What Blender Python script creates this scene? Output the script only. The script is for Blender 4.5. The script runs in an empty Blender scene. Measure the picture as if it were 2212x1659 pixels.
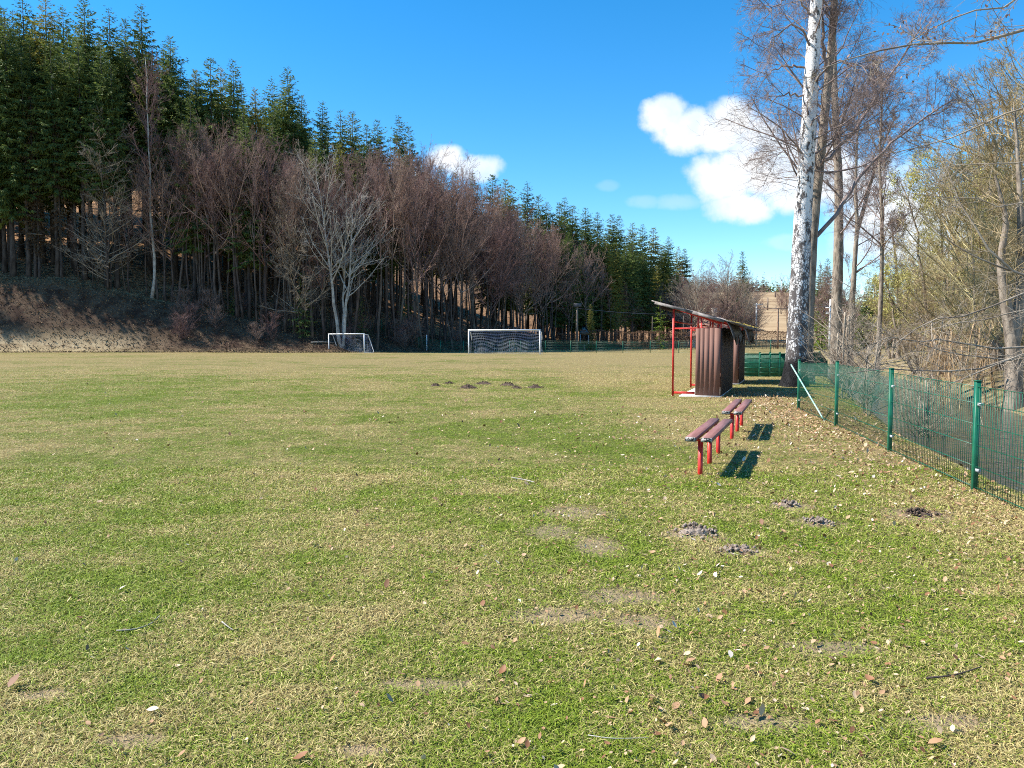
import bpy, math, random
import numpy as np
from mathutils import Vector, noise as mnoise

# ------------------------------------------------------------------ camera, sky, sun, exposure
R = math.radians
scn = bpy.context.scene
COL = scn.collection
F = 1671.0                      # focal length in pixels of a 2212 px wide frame
PITCH = math.atan(96.5 / F)
CAMZ = 1.5
cam = bpy.data.cameras.new("camera")
cam.sensor_width = 36.0
cam.lens = F / 2212 * 36.0
cam.clip_start = 0.05
cam.clip_end = 4000
camo = bpy.data.objects.new("camera", cam)
COL.objects.link(camo)
camo.location = (0, 0, CAMZ)
camo.rotation_euler = (R(90) - PITCH, 0, 0)
scn.camera = camo

SUN_ELEV = R(47)
SUN_DIR_TO = Vector((-0.99, 0.03, 0)).normalized()      # horizontal direction towards the sun
SUN_STRENGTH, SKY_STRENGTH, EXPOSURE = 5.0, 0.125, 0.95

world = bpy.data.worlds.new("World")
scn.world = world
world.use_nodes = True


class NT:
    """small helper round a node tree"""
    def __init__(self, tree):
        self.t = tree
        self.n = tree.nodes
        self.n.clear()

    def node(self, typ, **kw):
        nd = self.n.new(typ)
        for k, v in kw.items():
            setattr(nd, k, v)
        return nd

    def link(self, a, b):
        self.t.links.new(a, b)

    def put(self, sock, v):
        if hasattr(v, "is_linked") or hasattr(v, "links"):
            self.t.links.new(v, sock)
        else:
            sock.default_value = v

    def math(self, op, a, b=0.0, c=0.0, clamp=False):
        nd = self.node("ShaderNodeMath", operation=op, use_clamp=clamp)
        for s, v in zip(nd.inputs, (a, b, c)):
            self.put(s, v)
        return nd.outputs[0]

    def mix(self, f, a, b):
        nd = self.node("ShaderNodeMix", data_type="RGBA")
        self.put(nd.inputs[0], f)
        for s, v in ((nd.inputs[6], a), (nd.inputs[7], b)):
            if isinstance(v, tuple) and len(v) == 3:
                v = v + (1,)
            self.put(s, v)
        return nd.outputs[2]

    def smooth(self, x, lo, hi, a=0.0, b=1.0):
        nd = self.node("ShaderNodeMapRange", interpolation_type="SMOOTHSTEP")
        for i, v in enumerate((x, lo, hi, a, b)):
            self.put(nd.inputs[i], v)
        return nd.outputs[0]

    def noise(self, vec, scale, detail=3, rough=0.55, out=0):
        nd = self.node("ShaderNodeTexNoise")
        if vec is not None:
            self.link(vec, nd.inputs["Vector"])
        nd.inputs["Scale"].default_value = scale
        nd.inputs["Detail"].default_value = detail
        nd.inputs["Roughness"].default_value = rough
        return nd.outputs[out]

    def mapping(self, vec, scale=(1, 1, 1), rot=(0, 0, 0)):
        nd = self.node("ShaderNodeMapping")
        self.link(vec, nd.inputs["Vector"])
        nd.inputs["Scale"].default_value = scale
        nd.inputs["Rotation"].default_value = rot
        return nd.outputs[0]


# world: Nishita sky, with fair-weather cumulus at fixed compass directions
W = NT(world.node_tree)
sky = W.node("ShaderNodeTexSky", sky_type="NISHITA", sun_disc=False)
sky.sun_elevation = SUN_ELEV
sky.sun_rotation = math.atan2(SUN_DIR_TO.x, SUN_DIR_TO.y)
sky.altitude = 600
sky.air_density = 1.0
sky.dust_density = 0.0
sky.ozone_density = 3.5
hsv = W.node("ShaderNodeHueSaturation")
hsv.inputs["Hue"].default_value = 0.495
hsv.inputs["Saturation"].default_value = 1.36
hsv.inputs["Value"].default_value = 1.0
W.link(sky.outputs[0], hsv.inputs["Color"])
tc = W.node("ShaderNodeTexCoord")
sep = W.node("ShaderNodeSeparateXYZ")
W.link(tc.outputs["Generated"], sep.inputs[0])
dyc = W.math("MAXIMUM", sep.outputs[1], 0.05)
tx = W.math("DIVIDE", sep.outputs[0], dyc)
tz = W.math("DIVIDE", sep.outputs[2], dyc)
comb = W.node("ShaderNodeCombineXYZ")
W.link(tx, comb.inputs[0])
W.link(tz, comb.inputs[1])
nz = W.noise(comb.outputs[0], 11.0, 6, 0.6)
nz2 = W.noise(comb.outputs[0], 34.0, 4, 0.6)
warp = W.math("ADD", W.math("MULTIPLY", W.math("SUBTRACT", nz, 0.5), 2.9), W.math("MULTIPLY", W.math("SUBTRACT", nz2, 0.5), 1.2))
CLOUDS = [  # pixel centre u, v, radii, density
    (1425, 262, 58, 42, 1), (1480, 292, 85, 48, 1), (1575, 268, 62, 48, 1), (1625, 300, 62, 60, .9), (1545, 305, 60, 40, 1),
    (1572, 385, 88, 66, 1), (1660, 372, 125, 84, 1), (1770, 375, 110, 88, 1), (1600, 450, 78, 40, .95), (1710, 425, 100, 44, .9), (1600, 335, 50, 40, .8),
    (1930, 470, 150, 120, .9), (2060, 560, 150, 110, .8), (1850, 400, 120, 70, .8),
    (965, 352, 52, 34, .95), (1030, 368, 62, 30, .8), (900, 400, 60, 40, .6),
    (1460, 440, 50, 20, .22), (1385, 440, 40, 16, .18), (1690, 525, 50, 18, .25), (1310, 405, 28, 14, .12)]
mask = None
shade = None
for (u, v, ru, rv, den) in CLOUDS:
    cx, cz = (u - 1106) / F, (733 - v) / F
    qx = W.math("POWER", W.math("MULTIPLY", W.math("SUBTRACT", tx, cx), F / ru), 2.0)
    qz = W.math("POWER", W.math("MULTIPLY", W.math("SUBTRACT", tz, cz), F / rv), 2.0)
    q = W.math("ADD", W.math("ADD", qx, qz), warp)
    m = W.smooth(q, 1.25, 0.15, 0.0, den)
    mask = m if mask is None else W.math("MAXIMUM", mask, m)
mask = W.math("MULTIPLY", mask, W.smooth(sep.outputs[1], 0.05, 0.15))
cl = W.mix(W.smooth(nz, 0.3, 0.6), (0.72, 0.85, 1.0), (1.0, 1.0, 1.0))
bg1 = W.node("ShaderNodeBackground")
W.link(hsv.outputs[0], bg1.inputs[0])
bg1.inputs[1].default_value = SKY_STRENGTH
bg2 = W.node("ShaderNodeBackground")
W.link(cl, bg2.inputs[0])
bg2.inputs[1].default_value = 0.62
ms = W.node("ShaderNodeMixShader")
W.link(mask, ms.inputs[0])
W.link(bg1.outputs[0], ms.inputs[1])
W.link(bg2.outputs[0], ms.inputs[2])
wo = W.node("ShaderNodeOutputWorld")
W.link(ms.outputs[0], wo.inputs[0])

sun = bpy.data.lights.new("sun", "SUN")
sun.energy = SUN_STRENGTH
sun.angle = R(0.5)
sun.color = (1.0, 0.94, 0.84)
suno = bpy.data.objects.new("sun", sun)
COL.objects.link(suno)
to_sun = Vector((SUN_DIR_TO.x * math.cos(SUN_ELEV), SUN_DIR_TO.y * math.cos(SUN_ELEV), math.sin(SUN_ELEV)))
suno.rotation_euler = to_sun.to_track_quat("Z", "Y").to_euler()
suno.location = (-40, 0, 60)

scn.view_settings.view_transform = "Standard"
scn.view_settings.look = "None"
scn.view_settings.exposure = EXPOSURE
scn.view_settings.gamma = 1
scn.view_settings.use_curve_mapping = False
scn.render.engine = "CYCLES"
cy = scn.cycles
cy.filter_width = 1.0
cy.max_bounces = 5
cy.diffuse_bounces = 2
cy.glossy_bounces = 2
cy.transmission_bounces = 3
cy.transparent_max_bounces = 6
cy.use_denoising = False
cy.use_adaptive_sampling = False
cy.caustics_reflective = False
cy.caustics_refractive = False

# ------------------------------------------------------------------ small helpers
rs = random.Random(7)


def ray(u, v):
    a, b = (u - 1106) / F, -(v - 829.5) / F
    c, s = math.cos(PITCH), math.sin(PITCH)
    return Vector((a, c + b * s, -s + b * c))


def at(u, v, y):
    """the world point seen at photo pixel (u, v) at the distance y along the pitch"""
    d = ray(u, v)
    return Vector((0, 0, CAMZ)) + d * (y / d.y)


def tag(o, label=None, cat=None, group=None, kind=None):
    if label:
        o["label"] = label
    if cat:
        o["category"] = cat
    if group:
        o["group"] = group
    if kind:
        o["kind"] = kind
    return o


def link(o, parent=None):
    COL.objects.link(o)
    if parent is not None:
        o.parent = parent
    return o


def empty(name, loc, rz=0.0):
    o = bpy.data.objects.new(name, None)
    o.location = loc
    o.rotation_euler = (0, 0, rz)
    o.empty_display_size = 0.2
    return link(o)


def new_mesh(name, V, Fc, m, parent=None, smooth=False, attrs=None, loc=None):
    """V (n,3) array; Fc list of (k,3|4) index arrays"""
    me = bpy.data.meshes.new(name)
    V = np.asarray(V, dtype=np.float32)
    me.vertices.add(len(V))
    me.vertices.foreach_set("co", V.ravel())
    loops, totals = [], []
    for fa in Fc:
        fa = np.asarray(fa, dtype=np.int32)
        if len(fa):
            loops.append(fa.ravel())
            totals.append(np.full(len(fa), fa.shape[1], dtype=np.int32))
    loops = np.concatenate(loops)
    totals = np.concatenate(totals)
    starts = np.concatenate([[0], np.cumsum(totals)[:-1]]).astype(np.int32)
    me.loops.add(len(loops))
    me.loops.foreach_set("vertex_index", loops)
    me.polygons.add(len(totals))
    me.polygons.foreach_set("loop_start", starts)
    me.polygons.foreach_set("loop_total", totals)
    if smooth:
        me.polygons.foreach_set("use_smooth", np.ones(len(totals), dtype=bool))
    for an, (typ, dom, arr) in (attrs or {}).items():
        at_ = me.attributes.new(an, typ, dom)
        at_.data.foreach_set("color" if typ == "FLOAT_COLOR" else "value", np.asarray(arr, dtype=np.float32).ravel())
    me.update(calc_edges=True)
    if m is not None:
        me.materials.append(m)
    o = bpy.data.objects.new(name, me)
    if loc is not None:
        o.location = loc
    return link(o, parent)


class MB:
    """collects boxes, bars and tubes into one mesh"""
    def __init__(self):
        self.V, self.Q, self.T, self.n = [], [], [], 0

    def add(self, V, Q=None, T=None):
        V = np.asarray(V, dtype=np.float32).reshape(-1, 3)
        if Q is not None and len(Q):
            self.Q.append(np.asarray(Q, dtype=np.int32) + self.n)
        if T is not None and len(T):
            self.T.append(np.asarray(T, dtype=np.int32) + self.n)
        self.V.append(V)
        self.n += len(V)
        return self

    def beam(self, a, b, w, h, up=(0, 0, 1), bev=0.0):
        """a box of width w and height h from a to b"""
        a, b, up = Vector(a), Vector(b), Vector(up)
        d = (b - a).normalized()
        if abs(d.dot(up)) > 0.98:
            up = Vector((1, 0, 0))
        s = d.cross(up).normalized()
        t = s.cross(d).normalized()
        if bev > 0:
            pr = [(-w / 2 + bev, -h / 2), (w / 2 - bev, -h / 2), (w / 2, -h / 2 + bev), (w / 2, h / 2 - bev),
                  (w / 2 - bev, h / 2), (-w / 2 + bev, h / 2), (-w / 2, h / 2 - bev), (-w / 2, -h / 2 + bev)]
        else:
            pr = [(-w / 2, -h / 2), (w / 2, -h / 2), (w / 2, h / 2), (-w / 2, h / 2)]
        n = len(pr)
        V = [p + s * x + t * y for p in (a, b) for (x, y) in pr]
        Q = [(i, (i + 1) % n, n + (i + 1) % n, n + i) for i in range(n)]
        T = []
        for i in range(1, n - 1):
            T.append((0, i + 1, i))
            T.append((n, n + i, n + i + 1))
        return self.add([tuple(x) for x in V], Q, T)

    def tube(self, pts, rad, sides=8, cap=True):
        P = np.asarray([tuple(p) for p in pts], dtype=float)[None]
        rad = np.broadcast_to(np.asarray(rad, dtype=float), (len(pts),))[None]
        V, Q = tube_arrays(P, rad, sides)
        T = []
        if cap:
            n = len(pts)
            for i in range(1, sides - 1):
                T.append((0, i + 1, i))
                b = (n - 1) * sides
                T.append((b, b + i, b + i + 1))
        return self.add(V, Q, T)

    def quad(self, a, b, c, d):
        return self.add([a, b, c, d], [(0, 1, 2, 3)])

    def build(self, name, m, parent=None, smooth=False, loc=None):
        return new_mesh(name, np.concatenate(self.V), self.Q + self.T, m, parent, smooth, loc=loc)


def tube_arrays(P, rad, sides):
    """P (B,n,3) polylines, rad (B,n) -> vertices (B*n*sides,3), quads"""
    B, n, _ = P.shape
    t = np.gradient(P, axis=1)
    t /= np.linalg.norm(t, axis=2, keepdims=True) + 1e-9
    ref = np.zeros_like(t)
    ref[..., 0] = 1.0
    par = np.abs(t[..., 0]).max(axis=1) > 0.9
    ref[par] = (0, 1, 0)
    s = np.cross(t, ref)
    s /= np.linalg.norm(s, axis=2, keepdims=True) + 1e-9
    b = np.cross(t, s)
    ang = np.arange(sides) / sides * 2 * np.pi
    ring = s[:, :, None, :] * np.cos(ang)[None, None, :, None] + b[:, :, None, :] * np.sin(ang)[None, None, :, None]
    V = P[:, :, None, :] + ring * rad[:, :, None, None]
    k = np.arange(sides)
    base = (np.arange(B)[:, None, None] * n + np.arange(n - 1)[None, :, None]) * sides
    Q = np.stack([base + k, base + (k + 1) % sides, base + sides + (k + 1) % sides, base + sides + k], axis=-1).reshape(-1, 4)
    return V.reshape(-1, 3), Q


def unit(a):
    return a / (np.linalg.norm(a, axis=-1, keepdims=True) + 1e-9)


def sstep(x, a, b):
    t = np.clip((x - a) / (b - a), 0, 1)
    return t * t * (3 - 2 * t)


# ------------------------------------------------------------------ materials
def principled(name, rough=0.8, spec=0.3):
    m = bpy.data.materials.new(name)
    m.use_nodes = True
    t = NT(m.node_tree)
    out = t.node("ShaderNodeOutputMaterial")
    p = t.node("ShaderNodeBsdfPrincipled")
    t.link(p.outputs[0], out.inputs[0])
    p.inputs["Roughness"].default_value = rough
    p.inputs["Specular IOR Level"].default_value = spec
    return m, t, p


def bump(t, p, h, strength=0.5, dist=0.02):
    b = t.node("ShaderNodeBump")
    b.inputs["Strength"].default_value = strength
    b.inputs["Distance"].default_value = dist
    t.link(h, b.inputs["Height"])
    t.link(b.outputs[0], p.inputs["Normal"])


def mottled(name, c1, c2, scale=8.0, rough=0.8, stretch=(1, 1, 1), lo=0.35, hi=0.65, bstr=0.3, bdist=0.01, spec=0.3, metal=0.0, objrand=0.0):
    m, t, p = principled(name, rough, spec)
    co = t.node("ShaderNodeTexCoord").outputs["Object"]
    v = t.mapping(co, stretch)
    n = t.noise(v, scale, 5, 0.6)
    c = t.mix(t.smooth(n, lo, hi), c1, c2)
    if objrand:
        oi = t.node("ShaderNodeObjectInfo")
        h = t.node("ShaderNodeHueSaturation")
        t.link(c, h.inputs["Color"])
        t.link(t.math("MULTIPLY_ADD", oi.outputs["Random"], 2 * objrand, 1 - objrand), h.inputs["Value"])
        t.link(t.math("MULTIPLY_ADD", oi.outputs["Random"], 0.04, 0.48), h.inputs["Hue"])
        c = h.outputs[0]
    t.link(c, p.inputs["Base Color"])
    p.inputs["Metallic"].default_value = metal
    if bstr:
        bump(t, p, n, bstr, bdist)
    return m


def sprays_mat(name, c1, c2, c3=None, rough=0.7, objrand=0.15, trans=0.35):
    """foliage: colour varies per face (attribute 'shade') and per object"""
    m, t, p = principled(name, rough, 0.25)
    a = t.node("ShaderNodeAttribute", attribute_name="shade")
    c = t.mix(a.outputs["Fac"], c1, c2)
    oi = t.node("ShaderNodeObjectInfo")
    if c3:
        c = t.mix(t.smooth(oi.outputs["Random"], 0.72, 1.0), c, c3)
    h = t.node("ShaderNodeHueSaturation")
    t.link(c, h.inputs["Color"])
    t.link(t.math("MULTIPLY_ADD", oi.outputs["Random"], 2 * objrand, 1 - objrand), h.inputs["Value"])
    t.link(h.outputs[0], p.inputs["Base Color"])
    if trans:
        tr = t.node("ShaderNodeBsdfTranslucent")
        t.link(h.outputs[0], tr.inputs[0])
        mx = t.node("ShaderNodeMixShader")
        mx.inputs[0].default_value = trans
        t.link(p.outputs[0], mx.inputs[1])
        t.link(tr.outputs[0], mx.inputs[2])
        t.link(mx.outputs[0], t.n["Material Output"].inputs[0])
    return m


M = {}
M["needles"] = sprays_mat("needles", (0.055, 0.095, 0.03), (0.18, 0.22, 0.05), (0.21, 0.19, 0.04))
M["dead_needles"] = sprays_mat("dead_needles", (0.10, 0.065, 0.04), (0.2, 0.14, 0.085))
M["bush_green"] = sprays_mat("bush_green", (0.07, 0.12, 0.015), (0.2, 0.26, 0.03))
M["catkins"] = sprays_mat("catkins", (0.42, 0.40, 0.10), (0.62, 0.58, 0.22))
M["hedge"] = sprays_mat("hedge", (0.06, 0.035, 0.022), (0.21, 0.12, 0.07))
M["spruce_bark"] = mottled("spruce_bark", (0.035, 0.028, 0.026), (0.10, 0.082, 0.072), 3.0, 0.9, (1, 1, 0.3), bdist=0.05)
M["twigs"] = mottled("twigs", (0.15, 0.09, 0.075), (0.34, 0.215, 0.18), 0.8, 0.85, bstr=0, objrand=0.22)
M["pale_twigs"] = mottled("pale_twigs", (0.26, 0.23, 0.2), (0.46, 0.43, 0.39), 2.0, 0.85, bstr=0)
M["grey_twigs"] = mottled("grey_twigs", (0.18, 0.14, 0.105), (0.38, 0.315, 0.24), 2.0, 0.85, bstr=0)
M["olive_twigs"] = mottled("olive_twigs", (0.24, 0.18, 0.09), (0.46, 0.37, 0.21), 2.0, 0.85, bstr=0, objrand=0.12)
M["birch_twigs"] = mottled("birch_twigs", (0.17, 0.12, 0.11), (0.34, 0.26, 0.23), 2.0, 0.8, bstr=0)
M["forest_bark"] = mottled("forest_bark", (0.04, 0.03, 0.025), (0.14, 0.105, 0.085), 3.0, 0.9, (1, 1, 0.25), bdist=0.03, objrand=0.2)
M["grey_bark"] = mottled("grey_bark", (0.11, 0.085, 0.065), (0.33, 0.27, 0.21), 9.0, 0.9, (1, 1, 0.3), 0.3, 0.62, 0.9, 0.03)
M["straw_stalk"] = mottled("straw_stalk", (0.22, 0.13, 0.06), (0.46, 0.33, 0.19), 6.0, 0.85, bstr=0)
M["bramble"] = mottled("bramble", (0.15, 0.075, 0.045), (0.30, 0.18, 0.11), 6.0, 0.85, bstr=0)

# ------------------------------------------------------------------ terrain
EDGE = np.array([(-220, 62), (-120, 72), (-75, 77), (-52, 80), (-19, 85), (-8, 92), (-1, 102), (11, 121), (33, 163), (55, 205), (80, 270), (110, 420)], float)
STREAM = np.array([(5.6, -8), (6.3, 2), (7.1, 8), (8.4, 13), (11.9, 23), (16.0, 35), (20.0, 55), (26, 80)], float)
FENCE_A, FENCE_B = np.array((4.575, 7.66)), np.array((6.1, 16.5))


def poly_dist(x, y, P):
    """distance to polyline and signed side (positive on the left of its direction) and curve fraction"""
    best = np.full(x.shape, 1e9)
    side = np.zeros(x.shape)
    for (ax, ay), (bx, by) in zip(P[:-1], P[1:]):
        dx, dy = bx - ax, by - ay
        t = np.clip(((x - ax) * dx + (y - ay) * dy) / (dx * dx + dy * dy), 0, 1)
        px, py = ax + t * dx, ay + t * dy
        d = np.hypot(x - px, y - py)
        s = np.sign(dx * (y - ay) - dy * (x - ax))
        upd = d < best - 1e-9
        best = np.where(upd, d, best)
        side = np.where(upd, s, side)
    return best, side


def wave(x, y, f, seed):
    r = np.random.default_rng(seed)
    z = 0
    for _ in range(7):
        a = r.uniform(0, 2 * np.pi)
        k = f * r.uniform(0.6, 1.6)
        z = z + np.sin(k * (x * math.cos(a) + y * math.sin(a)) + r.uniform(0, 6.28))
    return z / 7


def terrain(x, y):
    """height and zone weights"""
    x, y = np.asarray(x, float), np.asarray(y, float)
    d, s = poly_dist(x, y, EDGE)
    w = d * s
    hb = np.interp(x, [-120, -52, -42, -28, -17, -6, 5, 30], [8.8, 8.2, 6.0, 3.2, 1.9, 1.3, 0.9, 0.6])
    w0 = np.interp(x, [-60, -10], [9.0, 6.0])
    slope = np.interp(x, [-60, -20, 10, 40], [0.36, 0.36, 0.30, 0.22])
    zf = hb * sstep(w, 0, w0) + slope * np.clip(w - w0, 0, 150)
    a = x / np.maximum(y, 1.0)
    zm = np.interp(y, [150, 200, 260, 350, 420, 650, 1000, 2000], [0, 3, 11, 22.6, 24, 37, 40, 40]) * sstep(a, 0.05, 0.18)
    zm = zm * (1 - 0.75 * sstep(a, 0.36, 0.52))
    z = np.maximum(zf, zm)
    # the left end of the pitch rises a little
    z = z + 0.14 * sstep(-x, 5, 50) * sstep(y, 30, 78)
    sd, ss = poly_dist(x, y, STREAM)
    right = -ss * sd                       # positive on the far bank
    cut = np.where(right > 0, 1 - sstep(np.abs(right), 0.9, 3.2), 1 - sstep(np.abs(right), 0.9, 2.2))
    near = sstep(95 - y, 0, 25)
    z = z - 0.62 * cut * near
    z = z + near * 0.45 * sstep(right, 2.0, 6.0) * (1 - sstep(right, 9, 16))
    calm = 1 - cut * 0.5
    z = z + 0.018 * wave(x, y, 1.1, 3) * calm + 0.03 * wave(x, y, 0.35, 4) * calm + 0.25 * wave(x, y, 0.22, 5) * sstep(w, 4, 14) + 0.5 * wave(x, y, 0.08, 6) * sstep(w, 8, 25)
    return z, w, right, cut * near


def gz(x, y):
    return float(terrain(np.array([x]), np.array([y]))[0][0])


def ground_at(u, v):
    """where the view through photo pixel (u, v) meets the ground"""
    d = ray(u, v)
    lo, hi = 1.0, 400.0
    t = lo
    while t < hi:
        p = Vector((0, 0, CAMZ)) + d * t
        if p.z < gz(p.x, p.y):
            break
        t *= 1.02
    a, b = t / 1.02, t
    for _ in range(20):
        m_ = (a + b) / 2
        p = Vector((0, 0, CAMZ)) + d * m_
        if p.z < gz(p.x, p.y):
            b = m_
        else:
            a = m_
    p = Vector((0, 0, CAMZ)) + d * b
    return Vector((p.x, p.y, gz(p.x, p.y)))


xs = np.unique(np.concatenate([np.linspace(-420, -120, 16), np.linspace(-120, -30, 46), np.linspace(-30, 2, 40), np.linspace(2, 24, 60), np.linspace(24, 60, 30), np.linspace(60, 700, 65)]))
ys = np.unique(np.concatenate([np.linspace(-60, 0, 13), np.linspace(0, 40, 85), np.linspace(40, 130, 80), np.linspace(130, 420, 80), np.linspace(420, 2000, 30)]))
GX, GY = np.meshgrid(xs, ys)
GZ, GW, GR, GC = terrain(GX, GY)
nx, ny = len(xs), len(ys)
ii = (np.arange(ny - 1)[:, None] * nx + np.arange(nx - 1)[None, :]).reshape(-1)
gfaces = np.stack([ii, ii + 1, ii + 1 + nx, ii + nx], axis=1)
ga = GX / np.maximum(GY, 1)
fd, fs = poly_dist(GX, GY, np.array([FENCE_A - (FENCE_B - FENCE_A) * 2, FENCE_A, FENCE_B, FENCE_B + (0.7, 4.5)]))
leafy = np.exp(-(fd / 1.3) ** 2) * sstep(32 - GY, 0, 10) * 0.9
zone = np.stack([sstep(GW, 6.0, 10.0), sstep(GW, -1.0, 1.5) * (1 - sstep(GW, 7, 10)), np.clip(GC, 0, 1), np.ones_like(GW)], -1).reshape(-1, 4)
zone2 = np.stack([sstep(GY, 140, 175) * sstep(ga, 0.2, 0.28), leafy, sstep(GR, 0.5, 3.0) * sstep(90 - GY, 0, 10), np.ones_like(GW)], -1).reshape(-1, 4)


def lawn_colour(t, pos, rnd=None, blade=False):
    """straw and green turf in patches that follow the ground position; shared by the ground sheet and the blades on it"""
    sp = t.node("ShaderNodeSeparateXYZ")
    t.link(pos, sp.inputs[0])
    n1 = t.noise(pos, 0.55, 4, 0.62)
    n2 = t.noise(pos, 2.6, 4, 0.65)
    n3 = t.noise(pos, 0.13, 2, 0.5)
    g = t.math("ADD", t.math("MULTIPLY", n1, 1.35), t.math("ADD", t.math("MULTIPLY", n2, 1.15), t.math("MULTIPLY", n3, 1.1)))   # mean about 1.8
    far = t.smooth(sp.outputs[1], 8.0, 55.0, 0.06, -0.24)
    side = t.smooth(sp.outputs[0], 0.8, 4.5, 0.05, -0.13)
    near = t.smooth(sp.outputs[1], 5.2, 2.6, 0.0, 0.07)
    g = t.math("ADD", t.math("ADD", g, far), t.math("ADD", side, near))
    if rnd is not None:
        g = t.math("ADD", g, t.math("MULTIPLY", t.math("SUBTRACT", rnd, 0.5), 0.62))
        f = t.smooth(g, 1.68, 1.98)
    else:
        f = t.smooth(g, 1.50, 2.15)
    return f, n1, n2, sp


# one ground sheet
m, t, p = principled("ground", 0.95, 0.1)
pos = t.node("ShaderNodeNewGeometry").outputs["Position"]
z1 = t.node("ShaderNodeAttribute", attribute_name="zone")
z1s = t.node("ShaderNodeSeparateColor")
t.link(z1.outputs["Color"], z1s.inputs[0])
z2 = t.node("ShaderNodeAttribute", attribute_name="zone2")
z2s = t.node("ShaderNodeSeparateColor")
t.link(z2.outputs["Color"], z2s.inputs[0])
f, n1, n2, sp = lawn_colour(t, pos)
fine = t.noise(pos, 38.0, 3, 0.7)
mid = t.noise(pos, 9.0, 4, 0.7)
straw = t.mix(fine, (0.15, 0.11, 0.05), (0.33, 0.265, 0.12))
green = t.mix(fine, (0.06, 0.08, 0.016), (0.15, 0.175, 0.035))
lawn = t.mix(f, straw, green)
# bare soil showing in worn patches
soilm = t.smooth(t.math("ADD", t.noise(pos, 0.9, 3, 0.6), t.math("MULTIPLY", mid, 0.35)), 0.80, 0.92)
lawn = t.mix(t.math("MULTIPLY", soilm, 0.6), lawn, (0.24, 0.165, 0.11))
WORN = [(1240, 1108, .34, .30), (1190, 1150, .22, .25), (1290, 1180, .2, .3), (1340, 1290, .26, .16), (1210, 1330, .3, .14), (1390, 1345, .2, .12), (1500, 1155, .25, .22), (1597, 1190, .2, .16), (1705, 1093, .2, .2), (1766, 1130, .22, .2),
        (1985, 1112, .3, .3), (920, 1480, .25, .07), (780, 1620, .12, .05), (290, 1600, .14, .06), (90, 1500, .12, .05), (1800, 1400, .25, .1), (1640, 1560, .2, .08), (2050, 1560, .2, .08)]
wornm = None
for (u_, v_, a_, b_) in WORN:
    d_ = ray(u_, v_)
    k_ = CAMZ / -d_.z
    ex = t.math("POWER", t.math("MULTIPLY", t.math("SUBTRACT", sp.outputs[0], d_.x * k_), 1 / a_), 2.0)
    ey = t.math("POWER", t.math("MULTIPLY", t.math("SUBTRACT", sp.outputs[1], d_.y * k_), 1 / b_), 2.0)
    e_ = t.math("ADD", t.math("ADD", ex, ey), t.math("MULTIPLY", t.math("SUBTRACT", mid, 0.5), 5.0))
    e_ = t.smooth(e_, 1.4, 0.5)
    wornm = e_ if wornm is None else t.math("MAXIMUM", wornm, e_)
lawn = t.mix(t.math("MULTIPLY", wornm, 0.55), lawn, t.mix(fine, (0.20, 0.13, 0.085), (0.46, 0.34, 0.24)))
litter = t.mix(t.smooth(t.noise(pos, 1.6, 5, 0.7), 0.38, 0.62), (0.09, 0.052, 0.03), (0.42, 0.24, 0.12))
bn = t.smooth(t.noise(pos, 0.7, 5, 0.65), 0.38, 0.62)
bankc = t.mix(bn, (0.05, 0.03, 0.022), (0.12, 0.08, 0.052))  # bank colour kept extra dark to deepen the wood's shade on it
sunlit_bank = t.math("MULTIPLY", t.smooth(sp.outputs[0], -36.0, -46.0), t.smooth(t.math("ADD", sp.outputs[2], t.math("MULTIPLY", bn, 0.8)), 3.6, 1.2))  # mask for sunlight on the bank's low end, painted as paler straw
bankc = t.mix(sunlit_bank, bankc, t.mix(bn, (0.26, 0.19, 0.11), (0.42, 0.33, 0.2)))
mudc = t.mix(t.smooth(t.noise(pos, 3.0, 5, 0.65), 0.4, 0.6), (0.10, 0.075, 0.045), (0.30, 0.23, 0.14))
mead = t.mix(t.smooth(t.noise(t.mapping(pos, (0.02, 0.09, 0.05)), 2.0, 4, 0.6), 0.35, 0.65), (0.25, 0.165, 0.09), (0.40, 0.29, 0.17))
scrub = t.mix(t.smooth(t.noise(pos, 1.3, 4, 0.65), 0.4, 0.62), (0.34, 0.26, 0.15), (0.19, 0.16, 0.075))
leafc = t.mix(t.smooth(t.noise(pos, 14, 4, 0.7), 0.36, 0.64), (0.13, 0.075, 0.045), (0.46, 0.30, 0.19))
c = t.mix(z2s.outputs[2], lawn, scrub)
c = t.mix(t.math("MULTIPLY", z2s.outputs[1], t.smooth(mid, 0.35, 0.6)), c, leafc)
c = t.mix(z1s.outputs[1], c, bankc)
c = t.mix(z1s.outputs[0], c, litter)
c = t.mix(z2s.outputs[0], c, mead)
c = t.mix(z1s.outputs[2], c, mudc)
t.link(c, p.inputs["Base Color"])
bump(t, p, t.math("ADD", fine, t.math("MULTIPLY", mid, 1.2)), 0.7, 0.04)
M["ground"] = m
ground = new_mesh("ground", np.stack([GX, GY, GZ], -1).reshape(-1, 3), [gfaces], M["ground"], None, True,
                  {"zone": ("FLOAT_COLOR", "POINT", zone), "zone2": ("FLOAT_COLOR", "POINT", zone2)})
tag(ground, kind="structure")

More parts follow.
